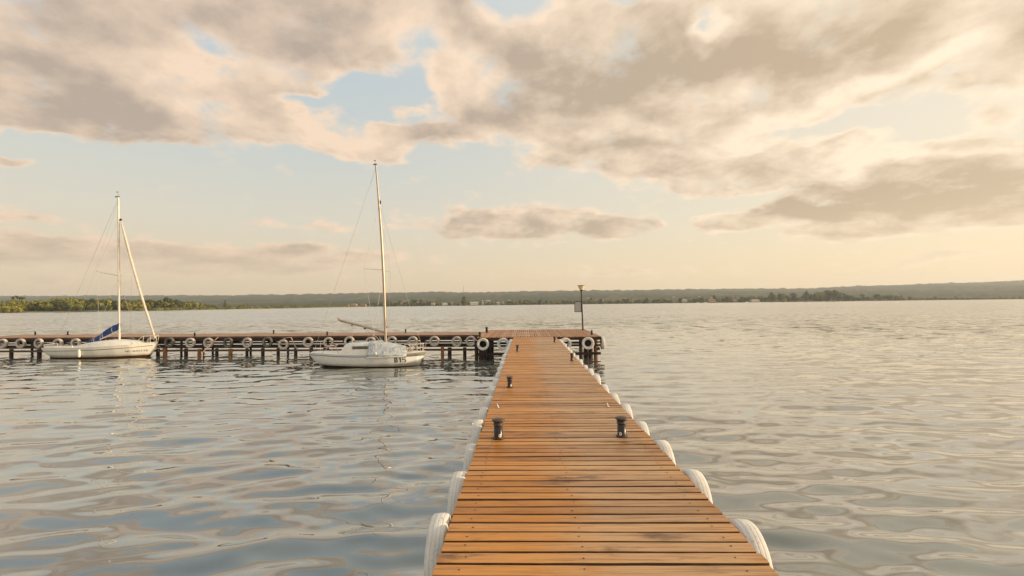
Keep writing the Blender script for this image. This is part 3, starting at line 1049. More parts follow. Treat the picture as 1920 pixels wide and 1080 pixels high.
for sg in (-1, 1):
    mb.tube([(x, sg * (H1.st(x)[0] + .0), H1.st(x)[1] + .01) for x in np.linspace(-L2 + .02, L2 - .02, 40)], .018, 6)
mb.build('toe_rail', M['gelcoat'], boat)
# cabin
cab0 = lb_(645, 653).x; cab0t = lb_(653, 645).x
rows = []
for (x, hw, zt) in ((cab0, .50, .64), (cab0 + .07, .53, .80), (cab0t, .53, 1.02), (cab0t + .08, .54, 1.07), (cab0t + 1.0, .55, 1.10), (cab0t + 1.8, .50, 1.05), (cab0t + 2.1, .42, .95), (cab0t + 2.35, .30, .66)):
    row = []
    for (yk, zk_) in ((-1.08, 0), (-1.02, .6), (-.95, .92), (-.80, 1.0), (-.4, 1.04), (0, 1.06), (.4, 1.04), (.80, 1.0), (.95, .92), (1.02, .6), (1.08, 0)):
        row.append((x, hw * yk, .60 + (zt - .60) * zk_))
    rows.append(row)
mb = MB(); mb.grid([r_[::-1] for r_ in rows]); mb.add(rows[0], [tuple(range(11))])
mb.build('cabin', M['deck_white'], boat)
wx0, wx1 = lb_(661, 651, -.55).x, lb_(690, 651, -.55).x
for sg in (-1, 1):
    mb = MB()
    mb.box(((wx0 + wx1) / 2, sg * .575, .90), (wx1 - wx0, .02, .135), bevel=.008); fr = mb.build('cabin_window', M['window'], boat)
    mb = MB(); mb.box(((wx0 + wx1) / 2, sg * .568, .90), (wx1 - wx0 + .05, .02, .175), bevel=.008); mb.build('window_frame', M['gelcoat'], fr)
# tarpaulin, sagging between its tie points
tp0, tp1 = lb_(689, 669, -.85).x, lb_(761, 671, -.7).x
nr_, nc_ = 44, 40
rows = []
tr = np.random.default_rng(3)
ph = tr.uniform(0, 6.28, 8)
for i in range(nr_ + 1):
    uu = i / nr_
    x = tp0 + (tp1 - tp0) * uu
    hb, zs, _, _ = H1.st(x)
    ridge = np.interp(uu, [0, .12, .5, .8, 1], [1.14, 1.17, 1.03, .90, .78])
    row = []
    for j in range(nc_ + 1):
        v = j / nc_ * 2 - 1
        av = abs(v)
        if av < .62:
            q_ = av / .62
            y_ = math.copysign(q_ * .60 * min(1, hb / .8), v); z_ = ridge - .07 * q_ ** 2 + (1 - uu) * .02
        else:
            q_ = (av - .62) / .38
            y0_ = .60 * min(1, hb / .8)
            y_ = math.copysign(y0_ + (hb + .045 - y0_) * min(1, q_ * 1.35) ** 1.1, v)
            z_ = ridge - .07 - (ridge - .07 - (zs - .085)) * q_ ** .95
            sag_ = math.sin(min(1, q_ * 1.2) * math.pi) * .03
            z_ -= sag_
        wob = .022 * math.sin(7 * x + 6 * abs(v) ** 1.5 * 3 + ph[0]) + .009 * math.sin(21 * x - 13 * v + ph[1]) + .006 * math.sin(37 * x + 25 * v + ph[2]) + .008 * math.sin(5 * x - 29 * v + ph[3])
        k_ = (1 - .8 * (av > .97))
        row.append((x + .02 * math.sin(6 * v + x * 3) * (1 if 0 < i < nr_ else 1), y_ - math.copysign(wob * k_, -v if v else 1), z_ + wob * .9 * k_))
    rows.append(row)
mb = MB(); mb.grid([r_[::-1] for r_ in rows])
# hem
M['tarp'] = None
m, t, b = mat('crinkled_silver_tarpaulin')
co = t.n('ShaderNodeTexCoord').outputs['Object']
n1 = t.noise(co, 6, 8, .68, .8); n2 = t.noise(co, 26, 5, .6, .5)
c = t.mix(t.smooth(n1, .4, .62), (.38, .40, .42, 1), (.52, .52, .50, 1))
t.put(b.inputs['Base Color'], c); b.inputs['Roughness'].default_value = .42; b.inputs['Metallic'].default_value = .15
bp = t.n('ShaderNodeBump'); bp.inputs['Strength'].default_value = .7; bp.inputs['Distance'].default_value = .02
t.put(bp.inputs['Height'], t.math('ADD', n1, t.math('MULTIPLY', n2, .35))); t.put(b.inputs['Normal'], bp.outputs[0])
M['tarp'] = m
tp = mb.build('tarpaulin', M['tarp'], boat)
sm = tp.modifiers.new('thickness', 'SOLIDIFY'); sm.thickness = .006
mb = MB()
for sg in (-1, 1):
    mb.tube([(x, sg * (H1.st(x)[0] + .055), H1.st(x)[1] - .095) for x in np.linspace(tp0, tp1, 20)], .022, 6)
mb.build('hem', M['deck_white'], tp)
mb = MB(); fx = lb_(706, 663, -.9)
mb.lathe([(.001, -.07), (.03, -.055), (.045, 0), (.04, .05), (.012, .09), (.001, .095)], 12, center=(fx.x, -1.02, .66)); mb.build('hull_fender', M['white_sticker'], boat)
# mast, boom, spreaders, rig
mf = lb_(723, 648); mt_ = lb_(704.5, 309)
mb = MB(); pts = []
for k in range(13):
    f = k / 12
    bend = .10 * math.sin(math.pi * f)
    p = mf.lerp(mt_, f); p.x += bend * .9; pts.append(p)
mb.tube(pts, [.062] * 8 + [.058, .052, .046, .040, .036], 12); mast = mb.build('mast', M['alu'], boat)
mp = lambda f: pts[0].lerp(pts[-1], f) + Vector((.09 * math.sin(math.pi * f), 0, 0))
mb = MB(); mb.box(mt_ + Vector((-.03, 0, .02)), (.16, .05, .05)); mb.tube([mt_ + Vector((-.02, 0, .02)), mt_ + Vector((-.03, 0, .20))], .006, 5)
mb.box(mt_ + Vector((-.04, 0, .21)), (.09, .012, .03)); mb.build('masthead', M['black'], mast)
mb = MB(); hp = mp(.79); mb.box(hp + Vector((.065, 0, 0)), (.06, .05, .16)); mb.build('halyard_block', M['black'], mast)
mb = MB(); gz = mp(.10); mb.box(gz + Vector((.055, 0, 0)), (.05, .06, .10)); mb.box(mp(.14) + Vector((.05, 0, 0)), (.04, .05, .05)); mb.build('winch', M['black'], mast)
be = lb_(634, 597.5); bs = lb_(720.5, 622.8)
mb = MB(); mb.tube([be + Vector((-.0, 0, .06)), be + Vector((.03, 0, -.03)), be + Vector((.12, 0, -.09)), be.lerp(bs, .5) + Vector((0, 0, -.01)), bs], [.035, .056, .064, .064, .058], 10); boom = mb.build('boom', M['alu'], boat)
mb = MB(); mb.box(bs.lerp(be, .42) + Vector((0, 0, -.09)), (.10, .04, .07)); mb.build('sheet_block', M['black'], boom)
sp1 = lb_(689.5, 505.5, 0); sp2 = lb_(726, 509, 0)
ms = mp(.415)
for sg, e in ((-1, sp1), (1, sp2)):
    mb = MB(); mb.tube([ms, Vector((e.x, sg * .55, e.z))], [.016, .010], 6); mb.build('spreader', M['wire'], mast)
tL, tR = Vector((sp1.x, -.55, sp1.z)), Vector((sp2.x, .55, sp2.z))
stay(mp(.985), (-L2 + .15, -.3, .66), 'backstay', boat)
stay(mp(.79), (L2 - .12, 0, .68), 'forestay', boat)
for sg, e in ((-1, tL), (1, tR)):
    stay(mp(.78), e, 'shroud', boat)
    stay(e, (mf.x - .12, sg * .88, .60), 'shroud', boat)
    stay(mp(.41), (mf.x - .45, sg * .86, .60), 'shroud', boat)
stay(mp(.97), (mf.x + .10, -.05, .9), 'halyard', boat, .004)
tp_ = lb_(660, 610); stay(tp_, lb_(660.5, 643), 'crutch_pole', boat, .012, 'white_spar')
mb = MB(); mb.box(tp_, (.05, .04, .06)); mb.build('crutch_head', M['black'], boat)
stay(bs.lerp(be, .42) + Vector((0, 0, -.12)), lb_(697, 645), 'mainsheet', boat, .008, 'rope')
stay(bs.lerp(be, .38) + Vector((0, 0, -.12)), lb_(708, 640), 'mainsheet', boat, .008, 'rope')
stay(lb_(704, 630), lb_(716, 644), 'handle_bar', boat, .016, 'deck_white')
stay(lb_(711, 631), lb_(719, 645), 'handle_bar', boat, .016, 'deck_white')
# stern rail and bow rail
mb = MB()
for sg in (-1, 1):
    mb.tube([(-L2 + .62, sg * .5, .64), (-L2 + 1.0, sg * .5, .98), (-L2 + 1.30, sg * .5, .98), (-L2 + 1.42, sg * .5, .64)], .014, 6)
mb.tube([(-L2 + 1.0, -.5, .98), (-L2 + 1.0, .5, .98)], .014, 6)
mb.build('stern_rail', M['pink_rope'], boat)
mb = MB()
xr = [L2 - .88, L2 - .55, L2 - .32, L2 - .12]
for sg in (-1, 1):
    hw_ = [.52, .42, .30, .10]
    for x, h_ in zip(xr, hw_):
        mb.tube([(x, sg * h_, .62), (x + .01, sg * h_, 1.02)], .011, 6)
    mb.tube([(x, sg * h_, 1.02) for x, h_ in zip(xr, hw_)], .012, 6)
    mb.tube([(x, sg * h_, .84) for x, h_ in zip(xr, hw_)], .010, 6)
mb.tube([(xr[-1], -.10, 1.02), (xr[-1] + .04, 0, 1.02), (xr[-1], .10, 1.02)], .012, 6)
mb.tube([(L2 - .75, -.4, .64), (L2 - .45, -.1, 1.0)], .010, 6); mb.tube([(L2 - .6, .3, .64), (L2 - .8, -.1, .98)], .010, 6)
mb.build('bow_rail', M['white_spar'], boat)
mb = MB()
for k in range(16):
    a = tr.uniform(0, 6.28)
    x_ = L2 - .95 + tr.uniform(-.12, .18)
    mb.tube([(x_, tr.uniform(-.2, .2), .66), (x_ + .05, tr.uniform(-.25, .2), .78 + tr.uniform(0, .1)), (x_ + .12, tr.uniform(-.25, .2), .66)], .010, 5)
mb.build('coiled_line', M['rope'], boat)
t0 = lb_(739.5, 677, -.75).x; t1 = lb_(760.5, 677, -.7).x
def block_letters(word, hull, x0, x1, z0, z1, material, parent, name):
    q = .30
    G = {'B': [(0, 0, q, 1), (q, 0, .92, .2), (q, .41, .88, .59), (q, .8, .92, 1), (.68, .2, 1, .41), (.66, .59, .96, .8)],
         '1': [(.42, 0, .74, 1), (.12, .66, .42, .86)],
         '5': [(0, .8, .95, 1), (0, .42, .28, .8), (.28, .46, .86, .64), (.70, .17, 1, .46), (.0, 0, .88, .19)]}
    mb = MB(); n = len(word); cw = (x1 - x0) / (n - .15)
    for i, ch in enumerate(word):
        for (a, b_, c, d_) in G[ch]:
            xa, xb = x0 + cw * (i + a * .82), x0 + cw * (i + c * .82)
            cs = []
            for zz in (z0 + (z1 - z0) * b_, z0 + (z1 - z0) * (b_ + d_) / 2, z0 + (z1 - z0) * d_):
                cs.append([(xa, -hull.y_at(xa, zz) - .006, zz), (xb, -hull.y_at(xb, zz) - .006, zz)])
            mb.grid(cs, 0, False)
    return mb.build(name, material, parent)


block_letters('B15', H1, t0, t1, .215, .445, M['ink'], boat, 'hull_number')
text_on_hull('CJ-TU BO', H1, L2 - .93, L2 - .20, .475, .545, M['ink'], boat, 'registration_lettering', .01)

# ---- the boat with the blue sail cover
YA = 27.75
rA = at_y(295.6, 644.4, YA); lA = at_y(98.7, 653, YA)
ax = (lA.x + rA.x) / 2; LA = (rA.x - lA.x) / 2
boat2 = thing('sailboat', (ax, YA, 0), 'cream white sailboat with blue sail cover on its boom and furled jib', 'sailboat')


def la(px, py, Yo=0.0):
    p = at_y(px, py, YA + Yo)
    return Vector((p.x - ax, Yo, p.z))


print('A half', LA, la(98.7, 653), la(295.6, 644.4), la(121, 675, -.8), la(280, 667.5, -.3), la(200, 652, -.95))
hs = [-LA, -LA + .08, -LA + .5, -1.9, -.8, .3, 1.3, 2.1, LA - .5, LA - .1, LA]
H2 = Hull(hs,
          [.66, .70, .80, .98, 1.08, 1.09, .96, .72, .34, .07, .012],
          [.60, .60, .60, .61, .63, .665, .71, .75, .80, .83, .84],
          [.34, .22, -.02, -.18, -.24, -.26, -.22, -.16, -.02, .48, .80],
          [.55, .55, .55, .58, .6, .62, .70, .82, 1.0, 1.05, 1.0])
hm2 = hull_mat('cream_hull_paint', (.74, .70, .61, 1), (.085, .036, .016, 1), .10)
H2.mesh().build('hull', hm2, boat2)
H2.deck(.06).build('deck', M['deck_white'], boat2)
mb = MB()
for sg in (-1, 1):
    mb.tube([(x, sg * (H2.y_at(x, H2.st(x)[1] - .15) + .004), H2.st(x)[1] - .15) for x in np.linspace(-LA + .02, LA - .2, 40)], .014, 6)
mb.build('rubbing_strake', M['beam_edge'], boat2)
mb = MB()
for sg in (-1, 1):
    mb.tube([(x, sg * H2.st(x)[0], H2.st(x)[1] + .01) for x in np.linspace(-LA + .02, LA - .02, 40)], .022, 6)
mb.build('toe_rail', M['deck_white'], boat2)
c0, c1 = la(152, 650).x, la(272, 644).x
rows = []
for (f, hw, zt) in ((0, .55, .66), (.05, .66, .72), (.22, .74, .86), (.40, .76, .95), (.55, .74, .98), (.75, .62, .95), (.9, .46, .88), (1, .30, .76)):
    rows.append([(c0 + (c1 - c0) * f, hw * yk, .60 + (zt - .60) * zk_ + .05 * f) for (yk, zk_) in ((-1.1, 0), (-1.03, .6), (-.94, .9), (-.78, 1.0), (-.4, 1.06), (0, 1.08), (.4, 1.06), (.78, 1.0), (.94, .9), (1.03, .6), (1.1, 0))])
mb = MB(); mb.grid([r_[::-1] for r_ in rows]); mb.build('cabin', M['deck_white'], boat2)
mb = MB()
for sg in (-1, 1):
    mb.box((la(207, 648).x, sg * .76, .80), (.34, .02, .09), bevel=.006)
    mb.box((la(190, 648).x, sg * .765, .77), (.20, .02, .06), bevel=.006)
mb.build('cabin_window', M['window'], boat2)
mb = MB()
for (px, hh) in ((140, .5), (160, .35)):
    pass
for sg in (-1, 1):
    mb.box((-LA + 1.1, sg * .72, .68), (1.6, .07, .12), bevel=.02)
mb.build('cockpit_coaming', M['deck_white'], boat2)
mf2 = la(224, 640); mt2 = la(222, 369)
mb = MB(); pts2 = [mf2.lerp(mt2, k / 10) for k in range(11)]
mb.tube(pts2, [.058] * 8 + [.054, .050, .046], 12); mast2 = mb.build('mast', M['white_spar'], boat2)
m2 = lambda f: mf2.lerp(mt2, f)
mb = MB(); mb.box(mt2 + Vector((-.06, 0, .0)), (.24, .06, .06)); mb.tube([mt2, mt2 + Vector((-.03, 0, .28))], .007, 5); mb.box(mt2 + Vector((-.08, 0, .29)), (.14, .012, .03)); mb.build('masthead', M['black'], mast2)
jt = la(226.5, 413); jb = la(290.5, 634)
mb = MB(); mb.box(jt + Vector((0, 0, .03)), (.10, .05, .12)); mb.build('halyard_block', M['black'], mast2)
mb = MB(); npt = []
for k in range(25):
    f = k / 24
    p = jt.lerp(jb, f); p.z -= .10 * math.sin(math.pi * f); p.y += .0; p.x -= .05 * math.sin(f * math.pi)
    npt.append(p)
mb.tube(npt, [.022 + .042 * min(1, k / 3) * (1 if k < 22 else .7) + .006 * math.sin(k * 1.7) for k in range(25)], 10); mb.build('furled_jib', M['sail'], boat2)
mb = MB(); mb.lathe([(.001, -.05), (.085, -.045), (.05, -.02), (.05, .04), (.085, .06), (.001, .07)], 12, center=tuple(jb + Vector((.04, 0, -.10)))); mb.build('furling_drum', M['steel_dark'], boat2)
# boom and draped cover
b1 = la(224, 617); b2 = la(153, 648)
mb = MB(); mb.tube([b1 + Vector((-.06, 0, -.18)), b2 + Vector((.1, 0, .0))], .045, 10); mb.build('boom', M['white_spar'], boat2)
rows = []
top = [(153, 647.5), (163, 641), (176, 634.5), (188, 627), (200, 617.5), (212, 610.5), (225, 605.5)]
bot = [(153, 651), (163, 648.5), (176, 643.5), (188, 637), (200, 629), (212, 623), (224, 618)]
tops = [la(*p) for p in top]; bots = [la(*p) for p in bot]
n = 36
for k in range(n + 1):
    f = k / n * 6
    i = min(5, int(f)); g_ = f - i
    tpz = tops[i].lerp(tops[i + 1], g_); btz = bots[i].lerp(bots[i + 1], g_)
    row = []
    hh = (tpz.z - btz.z)
    for j in range(17):
        a = j / 16 * 2 * math.pi
        wid = .055 + .06 * (k / n)
        fold = 1 + .13 * math.sin(a * 3 + k * .5) + .07 * math.sin(k * 1.3 + a)
        y_ = wid * math.sin(a) * fold
        z_ = btz.z + hh * (.5 + .5 * math.cos(a)) + .006 * math.sin(k * 1.1)
        x_ = btz.x + (tpz.x - btz.x) * (.5 + .5 * math.cos(a))
        row.append((x_, y_, z_))
    rows.append(row)
mb = MB(); mb.grid(rows); mb.add(rows[0], [tuple(range(17))]); mb.add(rows[-1], [tuple(reversed(range(17)))]); cov = mb.build('sail_cover', M['blue_cover'], boat2)
mb = MB()
for px in (163, 178, 196, 212):
    i_ = int(np.interp(px, [p[0] for p in top], range(7)) / 6 * n)
    r_ = rows[i_]; mb.tube([(q[0], q[1] * 1.04, q[2]) for q in r_], .010, 5, cap=False)
mb.build('tie_strap', M['sail'], cov)
stay(m2(.99), (-LA + .1, 0, .62), 'backstay', boat2)
stay(m2(.97), (-LA + 1.3, -.3, .7), 'topping_lift', boat2, .004)
spz = m2(.45)
for sg, px_ in ((-1, 197), (1, 231)):
    e = la(px_, 510 if sg < 0 else 513, 0); e.y = sg * .6
    mb = MB(); mb.tube([spz, e], [.018, .011], 6); mb.build('spreader', M['wire'], mast2)
    stay(m2(.84), e, 'shroud', boat2); stay(e, (mf2.x - .2, sg * 1.02, .66), 'shroud', boat2)
    stay(m2(.44), (mf2.x - .9 if sg < 0 else mf2.x + .35, sg * 1.0, .66), 'shroud', boat2)
mb = MB()
hw_ = [.50, .36, .20, .08]; xr = [LA - .95, LA - .6, LA - .3, LA - .04]
for sg in (-1, 1):
    for x, h_ in zip(xr[1:], hw_[1:]):
        mb.tube([(x, sg * h_, .80), (x + .04, sg * h_, 1.24)], .013, 6)
    mb.tube([(xr[0] - .1, sg * .5, .80)] + [(x, sg * h_, 1.22 + .02 * i) for i, (x, h_) in enumerate(zip(xr[1:], hw_[1:]))], .014, 6)
mb.tube([(xr[-1] + .04, -.08, 1.25), (xr[-1] + .09, 0, 1.26), (xr[-1] + .04, .08, 1.25)], .013, 6)
mb.build('bow_rail', M['white_spar'], boat2)
mb = MB()
for sg in (-1, 1):
    mb.tube([(-LA + .1, sg * .6, .62), (-LA + .1, sg * .62, .82), (-LA + .95, sg * .68, .86), (-LA + .98, sg * .68, .66)], .013, 6)
mb.tube([(-LA + .1, -.62, .82), (-LA + .1, .62, .82)], .013, 6)
mb.build('stern_rail', M['white_spar'], boat2)
mb = MB()
for k in range(9):
    x_ = mf2.x + .1 + k * .2
    mb.tube([(x_, .3, .95 - k * .012), (x_ + .08, .32, 1.06 + .05 * math.sin(k * 2)), (x_ + .2, .3, .93 - k * .012)], .014, 5)
    if k < 5:
        mb.tube([(x_ - 1.3, .35, .96), (x_ - 1.22, .32, 1.07), (x_ - 1.1, .3, .96)], .014, 5)
mb.build('coiled_line', M['rope'], boat2)
mb = MB(); fp = la(149.5, 660, -1.05)
mb.lathe([(.001, -.24), (.05, -.22), (.075, -.16), (.075, .14), (.05, .2), (.015, .22), (.015, .26), (.001, .26)], 14, center=(fp.x, -1.08, .34)); fe = mb.build('hull_fender', M['white_sticker'], boat2)
mb = MB(); mb.tube([(fp.x, -1.08, .58), (fp.x, -1.0, .88)], .008, 5); mb.build('fender_line', M['rope'], fe)
mb = MB(); mb.box((-LA - .12, .1, .18), (.10, .16, .55), bevel=.02); mb.build('rudder', M['steel_dark'], boat2)
text_on_hull('NC-BAH PE', H2, la(236, 660, -.7).x, la(268, 659, -.6).x, .34, .44, M['ink'], boat2, 'registration_lettering', .0)

# mooring ropes and poles
def rope(name, pts, label, r=.014, m_='rope', cat='rope'):
    pts = [Vector(p) for p in pts]
    o = pts[0].copy()
    mb = MB(); mb.tube(pts, r, 6)
    ob = mb.build(name, M[m_], None, o)
    return tag(ob, label, cat)


bowA = Vector((ax + LA - .05, YA, .80))
s_, q1 = on_pier(311, 661, -.1); rope('mooring_rope', [bowA, bowA.lerp(q1, .5) - Vector((0, 0, .05)), q1], 'pale mooring rope from the left boat bow to the orange pile')
s_, q2 = on_pier(299, 664, -.1); rope('mooring_rope', [bowA, q2], 'thin pale mooring rope slanting down just below the left boat bow', .01)
s_, q1 = on_pier(409.5, 631.5, -.12); s_, q2 = on_pier(380, 660.5, -.5)
rope('leaning_pole', [q1, q2, q2 + Vector((-.02, -.1, -.9))], 'thin pinkish pole leaning against the timber pier between two tyres', .022, 'pink_rope', 'pole')
s_, q1 = on_pier(546, 633, -.08); s_, q2 = on_pier(551, 645, -.2); s_, q3 = on_pier(558, 656, -.1)
rope('hanging_strap', [q1, q2, q3], 'pale strap hanging down the pier front left of the B15 boat', .03, 'pink_rope', 'strap')
s_, q1 = on_pier(531, 634.5, -.1); s_, q2 = on_pier(545, 632.5, -.1)
rope('strap_end', [q1, q2], 'short pinkish pipe lying along the pier edge above the low tyre', .022, 'pink_rope', 'pipe')
sB = Vector((bx - L2 + .3, YB + .1, .70)); s_, q1 = on_pier(601, 641, -.1)
rope('mooring_rope', [sB, sB.lerp(q1, .5) - Vector((0, 0, .08)), q1], 'mooring rope from the B15 boat stern up to the pier', .012)
bB = Vector((bx + L2 - .15, YB, .70)); s_, q1 = on_pier(800, 641, -.1)
rope('mooring_rope', [bB, bB.lerp(q1, .5) - Vector((0, 0, .10)), q1], 'mooring rope from the B15 boat bow up to the pier', .010)

# ------------------------------------------------------------------ far land
def foliage(name, c0, c1, c2):
    m, t, b = mat(name)
    co = t.n('ShaderNodeTexCoord').outputs['Object']
    g = t.n('ShaderNodeNewGeometry')
    rnd = t.n('ShaderNodeObjectInfo').outputs['Random']
    isl = g.outputs['Random Per Island']
    c = t.mix(isl, c0, c1)
    c = t.mix(t.math('MULTIPLY', rnd, .6), c, c2)
    t.put(b.inputs['Base Color'], c)
    b.inputs['Roughness'].default_value = .7
    b.inputs['Specular IOR Level'].default_value = .2
    return m


M['leaf_green'] = foliage('green_foliage', (.09, .11, .018, 1), (.27, .26, .035, 1), (.22, .19, .03, 1))
M['leaf_dark'] = foliage('dark_green_foliage', (.04, .062, .02, 1), (.085, .11, .03, 1), (.09, .085, .028, 1))
M['leaf_yellow'] = foliage('yellow_green_foliage', (.26, .24, .03, 1), (.36, .32, .04, 1), (.30, .26, .04, 1))
M['bark'] = simple('grey_brown_bark', (.06, .045, .032), .9, var=.3, scale=2)


def leaf_cloud(mb, blobs, n, size, r, mat_i=0):
    """small leaf clumps spread over lobes, leaving gaps"""
    tot = sum(b_[3] ** 2 for b_ in blobs)
    for (cx, cy, cz, br, fz) in blobs:
        for _ in range(int(n * br * br / tot)):
            v = Vector((r.gauss(0, 1), r.gauss(0, 1), r.gauss(0, 1))).normalized()
            rad = br * (0.72 + .28 * r.random()) if r.random() < .75 else br * r.random()
            p = Vector((cx + v.x * rad, cy + v.y * rad, cz + v.z * rad * fz))
            nrm_ = (v + Vector((r.gauss(0, .5), r.gauss(0, .5), r.gauss(0, .5)))).normalized()
            a = nrm_.orthogonal().normalized(); b_ = nrm_.cross(a)
            s_ = size * r.uniform(.6, 1.4)
            k0 = r.uniform(0, 6.28)
            vs = [p + (a * math.cos(k0 + q * 1.2566) + b_ * math.sin(k0 + q * 1.2566)) * s_ * r.uniform(.7, 1.1) for q in range(5)]
            mb.add(vs, [(0, 1, 2, 3, 4)], mat_i)


def tree_kind(seed, leaf, style='round'):
    """unit tree 1 m tall: returns (trunk mesh, crown mesh)"""
    r = random.Random(seed)
    tb = MB()
    tb.tube([(0, 0, -.02), (.01, 0, .2), (0, .01, .55)], [.03, .022, .008], 6)
    for k in range(5):
        a = k * 1.3 + r.random()
        z0 = r.uniform(.18, .4)
        tb.tube([(0, 0, z0), (.13 * math.cos(a), .13 * math.sin(a), z0 + .14), (.24 * math.cos(a), .24 * math.sin(a), z0 + .24)], [.014, .009, .004], 5)
    cb = MB()
    if style == 'round':
        blobs = [(0, 0, .62, .28, 1.0)] + [(r.uniform(-.26, .26), r.uniform(-.26, .26), r.uniform(.28, .84), r.uniform(.12, .22), .85) for _ in range(9)]
        leaf_cloud(cb, blobs, 620, .042, r)
    elif style == 'wide':
        blobs = [(0, 0, .48, .34, .9)] + [(r.uniform(-.46, .46), r.uniform(-.40, .40), r.uniform(.18, .72), r.uniform(.16, .26), .8) for _ in range(11)]
        leaf_cloud(cb, blobs, 760, .048, r)
    elif style == 'tall':
        blobs = [(r.uniform(-.04, .04), r.uniform(-.04, .04), .2 + .1 * k, .17 - .014 * k, 1.2) for k in range(8)]
        leaf_cloud(cb, blobs, 520, .034, r)
    elif style == 'pine':
        blobs = [(r.uniform(-.12, .12), r.uniform(-.1, .1), r.uniform(.80, .95), r.uniform(.09, .15), .5) for _ in range(6)]
        leaf_cloud(cb, blobs, 340, .032, r)
        tb = MB(); tb.tube([(0, 0, -.02), (.02, 0, .4), (0, .01, .93)], [.028, .02, .01], 6)
    to = tb.build('trunk', M['bark']); co_ = cb.build('crown', leaf)
    for o in (to, co_):
        col.objects.unlink(o)
    return to.data, co_.data


KIND = {}
for i, st_ in enumerate(['round', 'wide', 'round', 'tall']):
    KIND['g%d' % i] = tree_kind(20 + i, M['leaf_green'], st_)
    KIND['d%d' % i] = tree_kind(40 + i, M['leaf_dark'], st_)
KIND['y0'] = tree_kind(70, M['leaf_yellow'], 'wide')
KIND['p0'] = tree_kind(80, M['leaf_dark'], 'pine'); KIND['p1'] = tree_kind(81, M['leaf_dark'], 'pine')


def tree(kind, loc, h_, wd, label, group, name='tree'):
    o = bpy.data.objects.new(name, None); col.objects.link(o)
    o.location = loc; o.rotation_euler = (0, 0, random.uniform(0, 6.28)); o.scale = (h_ * wd, h_ * wd, h_)
    tag(o, label, 'tree', group)
    for nm, me in zip(('trunk', 'crown'), KIND[kind]):
        c_ = bpy.data.objects.new(nm, me); col.objects.link(c_); c_.parent = o


def horizon_y(px):
    return 569.65 - (px - 984) * 0.0117


def at_d(px, dep, z=0.0):
    """ground point in the direction of column px at this depth"""
    dd = ray(px, horizon_y(px)); k_ = dep / dd.y
    return Vector((dd.x * k_, dd.y * k_, z))


def top_h(px, py, dep):
    dd = ray(px, py)
    return H_EYE + dd.z / dd.y * dep


SH = ([-400, -100, 0, 120, 250, 330, 400, 470, 540, 600, 660, 720, 760], [400, 435, 450, 462, 500, 545, 610, 680, 760, 880, 1060, 1250, 1500])
shore = lambda px: pal(SH[0], SH[1], px)
# low headland ground
m, t, b = mat('reedy_ground')
co = t.n('ShaderNodeTexCoord').outputs['Object']
nz = t.noise(t.mapping(co, scale=(.05, .02, 1)), 1.0, 6, .6)
t.put(b.inputs['Base Color'], t.mix(t.smooth(nz, .4, .6), (.12, .12, .03, 1), (.26, .22, .06, 1)))
b.inputs['Roughness'].default_value = .9
M['reedland'] = m
mb = MB(); rows = []
for px in list(range(-600, 780, 12)):
    row = []
    s0 = shore(px) + 5 * math.sin(px * .05) + 3 * math.sin(px * .17)
    for dd_, z_ in ((0, -.5), (4, .3), (14, .7), (60, 1.4), (220, 2.2), (900, 3.0)):
        row.append(at_d(px, s0 + dd_, z_ + (.25 * math.sin(px * .3 + dd_) if 0 < dd_ < 60 else 0)))
    rows.append(row)
mb.grid([r_[::-1] for r_ in rows]); tag(mb.build('headland_ground', M['reedland']), kind='structure')

# reed fringe, uncountable
rr_ = random.Random(4)
mb = MB()
for _ in range(5200):
    px = rr_.uniform(255, 700); p = at_d(px, shore(px) + rr_.uniform(3, 40), .3)
    hh = rr_.uniform(.9, 2.4) * (1.2 if px < 500 else 1)
    a = rr_.uniform(-.6, .6); ww = rr_.uniform(1.2, 3.4)
    dxx, dyy = math.cos(a) * ww / 2, math.sin(a) * ww / 2
    mb.add([p + Vector((-dxx, -dyy, 0)), p + Vector((dxx, dyy, 0)), p + Vector((dxx * .7, dyy * .7, hh)), p + Vector((rr_.uniform(-.4, .4), 0, hh * 1.15)), p + Vector((-dxx * .7, -dyy * .7, hh * .9))], [(0, 1, 2, 3, 4)])
M['reed'] = foliage('reeds', (.17, .155, .04, 1), (.26, .22, .06, 1), (.2, .18, .05, 1))
tag(mb.build('reed_bed', M['reed']), 'yellow green reeds along the waterline of the left headland', 'reeds', kind='stuff')

# scrub and wood between the single trees
def scrub(name, label, n, pxr, depth_f, top_f, leafs, seed, size=1.1):
    r = random.Random(seed); mb = MB()
    for _ in range(n):
        px = r.uniform(*pxr); dep = depth_f(px, r)
        ztop = top_f(px, dep, r)
        p = at_d(px, dep, 0)
        rad = r.uniform(2.5, 4.5) * (ztop / 9 if ztop < 9 else 1)
        mi = 0 if r.random() < .6 else 1
        blobs = [(p.x + r.uniform(-1, 1) * rad, p.y, ztop - rad * .8 - r.uniform(0, .45) * ztop * (k_ > 0), rad * r.uniform(.6, 1.0), .85) for k_ in range(4)]
        leaf_cloud(mb, blobs, 110, size, r, mi)
    o = mb.build(name, leafs)
    return tag(o, label, 'woodland', kind='stuff')


